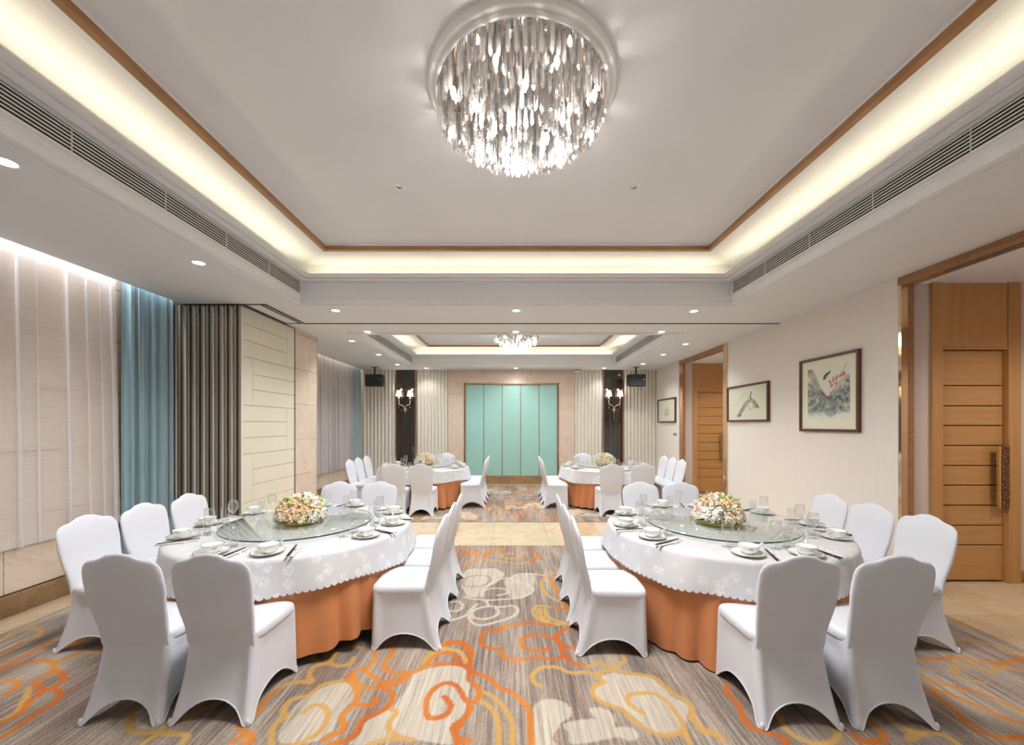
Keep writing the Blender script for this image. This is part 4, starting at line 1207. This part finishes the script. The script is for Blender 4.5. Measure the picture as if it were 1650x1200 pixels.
# flowers
def bloom_mesh(mat, n, R, size, seed, name):
    R_ = random.Random(seed); v = []; f = []
    for k in range(n):
        zc = 1 - 1.35 * (k + .5) / n; th = k * 2.39996
        rr = math.sqrt(max(0, 1 - zc * zc)); d = Vector((rr * math.cos(th), rr * math.sin(th), zc))
        tg = d.orthogonal().normalized(); tg.rotate(Matrix.Rotation(R_.uniform(0, 6.28), 3, d)); bt = d.cross(tg)
        c_ = d * R * R_.uniform(.85, 1.08); tilt = R_.uniform(.2, .75) * size
        s = size * R_.uniform(.8, 1.2)
        b = len(v)
        v += [tuple(c_ - tg * s * .25 - d * tilt * .6), tuple(c_ + bt * s * .62 + d * tilt * .15), tuple(c_ + tg * s * .5 + bt * s * .38 + d * tilt * .55),
              tuple(c_ + tg * s * .72 + d * tilt * .35), tuple(c_ + tg * s * .5 - bt * s * .38 + d * tilt * .5), tuple(c_ - bt * s * .62 + d * tilt * .1), tuple(c_ + tg * s * .15 - d * tilt * .1)]
        f += [(b, b + 1, b + 6), (b + 1, b + 2, b + 6), (b + 2, b + 3, b + 6), (b + 3, b + 4, b + 6), (b + 4, b + 5, b + 6), (b + 5, b, b + 6)]
    # a closed heart so the bloom is never hollow
    me = bpy.data.meshes.new(name); bm = bmesh.new()
    for p in v: bm.verts.new(p)
    bm.verts.ensure_lookup_table()
    for q in f: bm.faces.new([bm.verts[i] for i in q])
    bmesh.ops.create_icosphere(bm, subdivisions=1, radius=R * .86)
    bm.to_mesh(me); bm.free()
    me.materials.append(M[mat]); me.update()
    return me
BL = {'peach_bloom': [bloom_mesh('petal_peach', 44, .046, .022, s, 'peach_bloom') for s in (1, 2)],
      'pale_bloom': [bloom_mesh('petal_pale', 44, .046, .022, s, 'pale_bloom') for s in (3, 4)],
      'white_bloom': [bloom_mesh('petal_white', 48, .045, .021, s, 'white_bloom') for s in (5, 6)],
      'pink_bloom': [bloom_mesh('petal_pink', 22, .040, .034, 7, 'pink_bloom')],
      'lime_bloom': [bloom_mesh('petal_lime', 18, .018, .014, 8, 'lime_bloom')]}
def leaf_mesh():
    v = [(0, 0, 0), (.012, .02, .004), (.014, .045, .004), (0, .085, -.006), (-.014, .045, .004), (-.012, .02, .004), (0, .03, -.003), (0, .055, -.004)]
    f = [(0, 1, 6), (1, 2, 7, 6), (2, 3, 7), (3, 4, 7), (4, 5, 6, 7), (5, 0, 6)]
    me = bpy.data.meshes.new('leaf'); me.from_pydata(v, [], f); me.materials.append(M['leaf']); me.update(); return me
LEAF = leaf_mesh()
def bouquet(x, y, z, label, seed):
    R = random.Random(seed)
    o = empty('flower_centrepiece', (x, y, z)); tag(o, label, 'flowers', 'flower centrepieces')
    MB().lathe([(.0005, 0), (.170, 0), (.185, .004), (.186, .012), (.170, .016), (.0005, .014)], 44).build('mirror_tray', 'tray_gold', o, True)
    MB().lathe([(.168, .014), (.188, .010), (.192, .020), (.180, .026), (.168, .022)], 44).build('moss_rim', 'moss', o, True)
    MB().lathe([(.10, .014), (.13, .03), (.13, .07), (.09, .12), (.0005, .14)], 24).build('foam_core', 'moss', o, True)
    spots = []
    for ring, (n, r, zz) in enumerate(((12, .170, .062), (11, .150, .115), (8, .108, .165), (4, .052, .195), (1, 0, .205))):
        for k in range(n):
            a = 2 * PI * (k + .5 * (ring % 2)) / n + R.uniform(-.1, .1)
            spots.append((r * math.cos(a), r * math.sin(a), zz + R.uniform(-.008, .008), a, ring))
    for i, (px, py, pz, a, ring) in enumerate(spots):
        cl = math.sin(a * 2 + seed) + .6 * math.sin(ring * 2.1 + seed) + R.uniform(-.7, .7)
        kind = 'peach_bloom' if cl > .35 else ('white_bloom' if cl < -.45 else 'pale_bloom')
        if i in (3, 17): kind = 'pink_bloom'
        me = R.choice(BL[kind])
        inst(kind, me, o, (px, py, pz), (0, min(1.2, math.hypot(px, py) * 6.5), a), (R.uniform(.92, 1.1),) * 3)
    for k in range(9):
        a = R.uniform(0, 6.28); t_ = R.uniform(.25, 1.15); r = .215 * math.sin(t_); zz = .04 + .205 * math.cos(t_)
        inst('lime_bloom', BL['lime_bloom'][0], o, (r * math.cos(a), r * math.sin(a), zz), (0, t_, a))
    for k in range(16):
        a = R.uniform(0, 6.28); t_ = R.uniform(.3, 1.4); r = .185 * math.sin(t_); zz = .045 + .175 * math.cos(t_)
        inst('leaf', LEAF, o, (r * math.cos(a), r * math.sin(a), zz), (R.uniform(.2, .9), R.uniform(-.5, .5), a - PI / 2 + R.uniform(-.9, .9)), (.9, .9, .9))

white_proto = []
def table(ti):
    name, (cx, cy), side, hem = TABLES[ti]
    t_ = empty('round_table', (cx, cy, 0)); tag(t_, 'round banquet table carrying the %s flowers and cloths' % name.replace(' table', ''), 'table', 'round banquet tables')
    MB().lathe([(.0005, .70), (RT - .03, .70), (RT - .01, .71), (RT - .01, .735), (RT - .03, .742), (.0005, .742)], 64).build('tabletop', 'table_wood', t_)
    MB().lathe([(.30, .005), (.30, .03), (.07, .06), (.06, .66), (.22, .70)], 24).build('pedestal', 'table_wood', t_, True)
    sk = cloth('table_skirt', RT - .005, .748, hem, 'skirt_orange', 320, 0, [(13, .034), (21, .022), (8, .016)], .016, 20 + ti, 0, .022 if ti == 0 else .010)
    sk.location = (cx, cy, 0); tag(sk, 'burnt orange underskirt reaching the floor round the %s' % name, 'tablecloth', 'orange table skirts')
    wc = cloth('tablecloth', RT + .002, ZTAB, .520, 'damask', 1120, 140, [(9, .016), (16, .009), (5, .010)], .036, 40 + ti, .018, .012)
    wc.location = (cx, cy, 0); tag(wc, 'white damask tablecloth with scalloped edge on the %s' % name, 'tablecloth', 'white scalloped tablecloths')
    # glass turntable
    gt = empty('glass_turntable', (cx, cy, ZTAB + .001)); tag(gt, 'round pale green glass turntable on the %s' % name, 'turntable', 'glass turntables')
    MB().lathe([(.0005, .0315), (.600, .0315), (.606, .029)], 96).build('glass_plate', 'table_glass', gt, True)
    MB().lathe([(.606, .029), (.607, .026), (.607, .020), (.604, .017)], 96).build('glass_edge', 'edge_glass', gt, True)
    MB().lathe([(.15, 0), (.15, .012), (.13, .016), (.05, .017), (.05, .0195), (.0005, .0195)], 32).build('swivel_base', 'steel', gt, True)
    bouquet(cx, cy, ZTAB + .0335, 'dome of peach and white flowers on the %s' % name, 11 + ti * 5)
    # seats: (setting angle, chair x, chair y, chair rotation, words)
    S = [(-29, 1.10, -.43, PI / 2, 'E', 'front'), (0, 1.10, .045, PI / 2, 'E', 'middle'), (33, 1.10, .52, PI / 2, 'E', 'rear'),
         (77, .245, 1.12, PI, 'N', 'E'), (103, -.245, 1.12, PI, 'N', 'W'),
         (147, -1.17, .50, -PI / 2, 'W', 'rear'), (180, -1.17, .01, -PI / 2, 'W', 'middle'), (209, -1.17, -.46, -PI / 2, 'W', 'front'),
         (256, -.255, -1.12, 0, 'S', 'W'), (284, .245, -1.12, 0, 'S', 'E')]
    R = random.Random(60 + ti)
    for k, (ang, px, py, rz, row, sub) in enumerate(S):
        sidename = {('E', -1): 'aisle', ('W', -1): 'curtain', ('E', 1): 'wall', ('W', 1): 'aisle'}
        if row in 'EW':
            sd = sidename[(row, side)]
            seat = '%s place on %s side' % (sub, sd)
            ch = 'white covered chair, %s of three on the %s side of the %s' % ({'front': 'first', 'middle': 'second', 'rear': 'third'}[sub], sd, name)
        else:
            sd = sidename[(sub, side)]
            rw = 'front' if row == 'S' else 'back'
            seat = '%s place toward %s' % (rw, sd)
            ch = 'white covered chair in the %s row of the %s, toward the %s' % (rw, name, sd)
        if ti == 1 and row == 'W': px = -1.10
        if ti == 1 and row == 'E': px = 1.16
        if ti == 3 and row == 'W': px = -1.14
        if ti == 3 and row == 'E': px = 1.20
        if ti in (0, 1) and row == 'S':
            px = {(0, 'W'): -.27, (0, 'E'): .22, (1, 'W'): -.25, (1, 'E'): .265}[(ti, sub)]
        if ti == 3 and row == 'S': px = {'W': -.20, 'E': .36}[sub]
        jr = R.uniform(-.010, .010)
        if ti == 1 and k == 7: jr = -.03; py -= .02
        place_chair(cx + px + R.uniform(-.004, .004), cy + py + R.uniform(-.004, .004), rz + jr, ch)
        a = math.radians(ang) + R.uniform(-.02, .02); rp = .822
        fx, fy = -math.cos(a), -math.sin(a)          # towards the table centre
        rx, ry = fy, -fx                             # to the guest's right
        bx_, by_ = cx + rp * math.cos(a), cy + rp * math.sin(a)
        def at(r_, f_): return (bx_ + rx * r_ + fx * f_, by_ + ry * r_ + fy * f_)
        face = math.atan2(fy, fx) - PI / 2
        zt = ZTAB + .0012
        tail = ', %s, %s' % (seat, name)
        x, y = at(0, 0); ware('plate', proto_plate, x, y, zt, face, 'white rimmed plate' + tail, 'plate', 'white dinner plates')
        x, y = at(R.uniform(-.012, .012), R.uniform(-.008, .008)); ware('bowl', proto_bowl, x, y, zt + .009, face + R.uniform(-1, 1), 'white soup bowl' + tail, 'bowl', 'white soup bowls')
        x, y = at(.01, -.005); ware('spoon', proto_spoon, x, y, zt + .026, face - 1.0 + R.uniform(-.3, .3), 'white soup spoon' + tail, 'spoon', 'white soup spoons')
        x, y = at(-.085, .155); ware('wine', proto_wine, x, y, zt, 0, 'stemmed wine glass' + tail, 'wine glass', 'wine glasses')
        x, y = at(.015, .155); ware('tumbler', proto_tumbler, x, y, zt, 0, 'tall clear tumbler' + tail, 'tumbler', 'tumblers')
        x, y = at(.150, -.0); ware('sticks', lambda: proto_sticks('lacquer', 'silver_tip'), x, y, zt, face + R.uniform(-.06, .06), 'black chopsticks' + tail, 'chopsticks', 'black chopsticks')
        x, y = at(.186, -.005); ware('pale', lambda: proto_sticks('pale_stick', 'silver_tip'), x, y, zt, face + R.uniform(-.06, .06), 'pale serving chopsticks' + tail, 'chopsticks', 'pale serving chopsticks')
        x, y = at(.166, .045); ware('rest', proto_rest, x, y, zt - .0, face, 'small white chopstick rest' + tail, 'chopstick rest', 'chopstick rests')
for ti in range(4): table(ti)

# ------------------------------------------------------------------ pictures on the right wall
def picture(y0, y1, z0, z1, label, paint, nx, nz, margin):
    """framed print on the right wall; paint(u, v) gives colours on a fine grid (u to the viewer's right, v up)"""
    yc, zc = (y0 + y1) / 2, (z0 + z1) / 2
    o = empty('framed_picture', (XR, yc, zc)); tag(o, label, 'picture', 'framed ink pictures')
    hw, hh = (y1 - y0) / 2, (z1 - z0) / 2; fw, d = .034, .042
    box('frame_rail', -d, 0, -hw, hw, hh - fw, hh, 'frame_wood', o, .004)
    box('frame_rail', -d, 0, -hw, hw, -hh, -hh + fw, 'frame_wood', o, .004)
    box('frame_stile', -d, 0, -hw, -hw + fw, -hh + fw, hh - fw, 'frame_wood', o, .004)
    box('frame_stile', -d, 0, hw - fw, hw, -hh + fw, hh - fw, 'frame_wood', o, .004)
    box('mat_board', -.020, -.006, -hw + fw, hw - fw, -hh + fw, hh - fw, 'mat_board', o)
    mh, mv0, mv1 = margin
    aw = hw - fw
    ya, yb = aw - mh[0], -aw + mh[1]            # viewer's left is +y
    za, zb_ = -hh + fw + mv0, hh - fw - mv1
    U, V = np.meshgrid(np.linspace(0, 1, nx), np.linspace(0, 1, nz))
    rgb = paint(U, V)
    v = np.stack([np.full(U.size, -.0206), (ya + (yb - ya) * U).ravel(), (za + (zb_ - za) * V).ravel()], 1)
    idx = np.arange(nx * nz).reshape(nz, nx)
    f = np.stack([idx[:-1, :-1].ravel(), idx[:-1, 1:].ravel(), idx[1:, 1:].ravel(), idx[1:, :-1].ravel()], 1)
    p = new('print', v.tolist(), f.tolist(), 'print', o)
    ca = p.data.color_attributes.new('ink', 'FLOAT_COLOR', 'POINT')
    c4 = np.concatenate([rgb.reshape(-1, 3), np.ones((U.size, 1))], 1)
    ca.data.foreach_set('color', c4.astype(np.float32).ravel())
    return o
t = NT('print')
at_ = t.n('ShaderNodeAttribute', attribute_name='ink')
t.l(at_.outputs['Color'], t.b.inputs['Base Color']); t.b.inputs['Roughness'].default_value = .55
M['print'] = t.m
def vnoise(U, V, s, seed, oct_=3):
    r = np.random.RandomState(seed); out = np.zeros_like(U); amp = 1; tot = 0
    for k in range(oct_):
        n = int(s * 2 ** k) + 2; g_ = r.rand(n + 1, n + 1)
        x, y = U * (n - 1), V * (n - 1); i, j = np.floor(x).astype(int), np.floor(y).astype(int)
        fx, fy = x - i, y - j; fx = fx * fx * (3 - 2 * fx); fy = fy * fy * (3 - 2 * fy)
        out += amp * (g_[j, i] * (1 - fx) * (1 - fy) + g_[j, i + 1] * fx * (1 - fy) + g_[j + 1, i] * (1 - fx) * fy + g_[j + 1, i + 1] * fx * fy)
        tot += amp; amp *= .55
    return out / tot
L3 = lambda *c_: np.array(lin(*c_)[:3])
def over(img, m, c_):
    return img * (1 - m[..., None]) + m[..., None] * c_
def stroke(U, V, pts, w, soft=.006):
    P = smooth_line(pts, 5); xy = np.stack([U.ravel(), V.ravel()], 1)
    d = seg_dist(xy, P).reshape(U.shape)
    return np.clip((w - d) / soft + .5, 0, 1)
def blob(U, V, x, y, a, b, th, e=1.0):
    c_, s = math.cos(th), math.sin(th)
    p, q = (U - x) * c_ + (V - y) * s, -(U - x) * s + (V - y) * c_
    return np.clip((1 - np.hypot(p / a, q / b)) * 6 * e, 0, 1)
def lotus(U, V):
    img = np.ones(U.shape + (3,)) * L3(226, 226, 212)
    n1, n2 = vnoise(U, V, 7, 1, 4), vnoise(U, V, 18, 2, 3)
    # the big fallen leaf: dark fan below a V-shaped rim
    rim = .44 + .78 * np.abs(U - .50) ** 1.1
    fan = np.clip((rim - V) * 14, 0, 1) * np.clip((V - .0 - .14 * n2) * 9, 0, 1)
    ang = np.arctan2(U - .50, .47 - V)
    ribs = .5 + .5 * np.sin(ang * 15 + 3 * n1)
    m = fan * np.clip(.62 + 1.1 * (n1 - .45) + .30 * (ribs - .4) + .25 * (n2 - .3), 0, .95)
    img = over(img, m, L3(88, 104, 104))
    img = over(img, fan * np.clip((n2 - .55) * 5, 0, 1) * .75, L3(40, 46, 46))
    img = over(img, blob(U, V, .56, .22, .16, .20, .2) * .55, L3(112, 138, 142))
    img = over(img, fan * np.clip((n1 - .60) * 6, 0, 1) * .7, L3(222, 222, 210))
    for k in range(15):
        a = -1.35 + 2.7 * k / 14
        q = [(.50, .43), (.50 + .26 * math.sin(a), .43 - .24 * math.cos(a)), (.50 + .46 * math.sin(a * 1.05), .43 - .38 * math.cos(a))]
        img = over(img, stroke(U, V, q, .005) * .7 * np.clip(.3 + n2, 0, 1), L3(34, 38, 38))
    # pale brown fold at the upper edge
    fold = stroke(U, V, [(.02, 1.0), (.10, .86), (.18, .70), (.27, .55), (.42, .44)], .075, .05) * np.clip(.35 + 1.1 * (n1 - .3), 0, .8)
    img = over(img, fold, L3(140, 128, 116))
    for off in (.0, .05, .09):
        img = over(img, stroke(U, V, [(.01 + off, .99), (.12 + off, .84), (.20 + off, .68), (.33 + off * .6, .52), (.47, .43)], .006) * .8, L3(45, 42, 38))
    for off in (0, .04):
        img = over(img, stroke(U, V, [(.98, .80 - off), (.82, .72 - off), (.66, .58 - off), (.52, .42)], .007) * .8, L3(50, 54, 52))
    # blossom, bird, stem
    for x, y, a, b, th in ((.56, .70, .030, .055, .7), (.635, .735, .028, .075, .0), (.71, .76, .030, .075, -.4), (.80, .79, .030, .06, -1.0), (.87, .82, .045, .05, -.2), (.60, .63, .045, .035, .4), (.69, .66, .03, .04, -.9)):
        img = over(img, blob(U, V, x, y, a, b, th, .55) * .85, L3(206, 66, 82))
    img = over(img, stroke(U, V, [(.55, .45), (.56, .56), (.58, .68)], .006) * .7, L3(150, 90, 80))
    img = over(img, stroke(U, V, [(.78, .80), (.86, .90), (.93, .995)], .005) * .8, L3(70, 76, 66))
    for x, y, a, b, th in ((.47, .84, .07, .035, .6), (.42, .80, .06, .025, 1.2), (.52, .87, .05, .022, .2), (.55, .90, .03, .014, .9), (.44, .78, .03, .02, -.4)):
        img = over(img, blob(U, V, x, y, a, b, th) * .95, L3(52, 64, 30))
    img = over(img, blob(U, V, .49, .82, .02, .02, 0), L3(200, 110, 60))
    return np.clip(img, 0, 1)
def tiger(U, V):
    img = np.ones(U.shape + (3,)) * L3(222, 222, 200)
    n1, n2 = vnoise(U, V, 14, 3, 3), vnoise(U, V, 40, 4, 2)
    img = over(img, blob(U, V, .47, .46, .44, .34, .3, .25) * .35, L3(226, 228, 226))
    body = stroke(U, V, [(.30, .12), (.36, .24), (.44, .40), (.52, .52), (.62, .58), (.70, .50), (.76, .36)], .052, .03)
    img = over(img, body * .35, L3(150, 130, 108))
    st_ = np.clip((np.sin(U * 95 - V * 60 + 8 * n1) - .1) * 3, 0, 1)
    img = over(img, body * st_ * .9, L3(38, 32, 30))
    for q, w in (([(.62, .60), (.60, .72), (.63, .84)], .012), ([(.60, .70), (.55, .66)], .010), ([(.24, .10), (.30, .08), (.34, .13)], .016), ([(.74, .42), (.82, .34)], .010), ([(.56, .40), (.58, .30), (.64, .28)], .006), ([(.66, .38), (.70, .30)], .006)):
        img = over(img, stroke(U, V, q, w, .01) * .85, L3(44, 38, 36))
    # a column of brushed characters along the animal's back (unreadable at this size)
    for k in range(8):
        s = k / 7; x, y = .12 + .34 * s, .32 + .50 * s ** .75
        for j in range(3):
            img = over(img, stroke(U, V, [(x - .014 + .010 * j, y + .02 - .012 * j), (x + .006 + .006 * j, y - .012 + .010 * j)], .0035, .005) * .6, L3(84, 80, 74))
    return np.clip(img, 0, 1)
def orchid(U, V):
    img = np.ones(U.shape + (3,)) * L3(222, 222, 200)
    for q in ([(.50, .22), (.52, .50), (.56, .78)], [(.48, .22), (.42, .42), (.36, .60)], [(.52, .22), (.60, .40), (.64, .56)], [(.46, .24), (.40, .30), (.36, .44)], [(.54, .24), (.62, .30), (.66, .40)]):
        img = over(img, stroke(U, V, q, .010, .012) * .7, L3(84, 84, 76))
    for x, y in ((.56, .60), (.52, .50), (.58, .48), (.44, .36), (.60, .34)):
        img = over(img, blob(U, V, x, y, .04, .04, .4) * .6, L3(110, 108, 96))
    return np.clip(img, 0, 1)
picture(4.60, 5.55, 1.56, 2.53, 'large square picture of an ink lotus leaf with red petals and a bird', lotus, 130, 150, ((.105, .10), .125, .105))
picture(6.23, 7.42, 1.70, 2.34, 'wide brown framed picture of a striped animal in ink', tiger, 190, 110, ((.02, .02), .02, .02))
picture(9.78, 10.95, 1.705, 2.33, 'small looking framed ink orchid sketch beyond the far doorway', orchid, 90, 60, ((.02, .02), .02, .02))

# ------------------------------------------------------------------ switches on the right wall
for dy, lab in ((0, 'small dark wall switch nearer the far doorway, under the orchid picture'), (.11, 'small dark wall switch under the orchid picture, further from the doorway')):
    y = 9.80 + dy; z = 1.41
    s = empty('wall_switch', (XR, y, z)); tag(s, lab, 'switch', 'wall switches')
    box('plate', -.008, 0, -.045, .045, -.05, .05, 'white_metal', s, .002)
    box('key', -.012, -.008, -.028, .028, -.034, .034, 'bronze_dark', s, .001)

# ------------------------------------------------------------------ sconces on the dark mirror panels
def sconce(x, label):
    o = empty('wall_sconce', (x, Y1 - .03, 2.10)); tag(o, label, 'wall lamp', 'two-arm wall sconces')
    MB().lathe([(.0005, -.12), (.012, -.10), (.03, -.05), (.055, .0), (.045, .03), (.02, .05), (.0005, .055)], 16).build('back_boss', 'brass', o, True, (0, -.05, -.03))
    for s in (-1, 1):
        a = MB().tube([(0, -.06, 0), (s * .04, -.10, .07), (s * .09, -.12, .09), (s * .14, -.12, .10), (s * .155, -.12, .16), (s * .155, -.12, .26)], [.016, .014, .014, .014, .013, .012], 8).build('arm', 'pale_arm', o, True)
        MB().lathe([(.006, .24), (.030, .262), (.040, .275), (.020, .285), (.012, .34)], 14).build('candle_cup', 'brass', a, True, (s * .155, -.12, 0))
        MB().lathe([(.088, .335), (.055, .495)], 24).build('shade', 'shade_glow', a, True, (s * .155, -.12, 0))
        MB().lathe([(.0005, -.04), (.012, -.02), (.014, -.008), (.004, .02), (.0005, .06)], 8).build('crystal_drop', 'crystal', a, True, (s * .155, -.12, .03))
        MB().lathe([(.0005, -.04), (.010, -.02), (.012, -.008), (.004, .02), (.0005, .05)], 8).build('crystal_drop', 'crystal', a, True, (s * .085, -.12, -.05))
        l = bpy.data.lights.new('sconce_light', 'POINT'); l.energy = P_SCONCE; l.shadow_soft_size = .03; l.color = (1, .85, .65)
        lo = bpy.data.objects.new('sconce_light', l); col.objects.link(lo); lo.parent = o; lo.location = (s * .155, -.12, .54)
    MB().lathe([(.0005, -.05), (.014, -.025), (.016, -.01), (.004, .03), (.0005, .10)], 8).build('crystal_drop', 'crystal', o, True, (0, -.05, -.22))
simple('pale_arm', (.80, .70, .54, 1), .2, .5)
sconce(bx(654), 'brass sconce with two white shades on the curtain side dark mirror panel')
sconce(bx(988), 'brass sconce with two white shades on the dark mirror panel by the picture wall')

# ------------------------------------------------------------------ hanging loudspeakers
def speaker(u, label, rz):
    D = 10.62; X = (u - 825) * D / 641.7
    o = empty('loudspeaker', (X, D, 2.83), rz); tag(o, label, 'speaker', 'hanging loudspeakers')
    b = box('cabinet', -.225, .225, -.12, .13, -.16, .15, 'black_plastic', o, .012)
    box('front_grille', -.215, .215, -.128, -.118, -.15, .14, 'grille_cloth', o, .004)
    bd = MB().lathe([(.016, -.004), (.02, .0), (.014, .006), (.0005, .007)], 14).build('badge', 'steel', o, True)
    bd.location = (.165, -.129, .01); bd.rotation_euler = (PI / 2, 0, 0)
    MB().tube([(0, 0, .14), (0, 0, .345)], .018, 10).build('ceiling_pole', 'black_plastic', o, True)
    box('ceiling_plate', -.07, .07, -.05, .05, .338, .3495, 'black_plastic', o, .003)
    box('yoke', -.05, .05, -.04, .04, .145, .165, 'black_plastic', o, .003)
simple('grille_cloth', (.03, .03, .034, 1), .7, noise=((300, 300, 300), .4))
speaker(604, 'black loudspeaker hanging from the ceiling near the far blue drape', .06)
speaker(1025, 'black loudspeaker hanging from the ceiling near the orchid picture wall', -.06)
em = empty('emergency_lamp', (bx(930), Y1 - .09, 3.13)); tag(em, 'small white emergency lamp box high on the fluted panel beside the marble portal', 'lamp')
box('case', -.09, .09, -.04, .04, -.035, .03, 'white_metal', em, .006)
box('dark_base', -.08, .08, -.035, .04, .03, .049, 'black_plastic', em, .003)
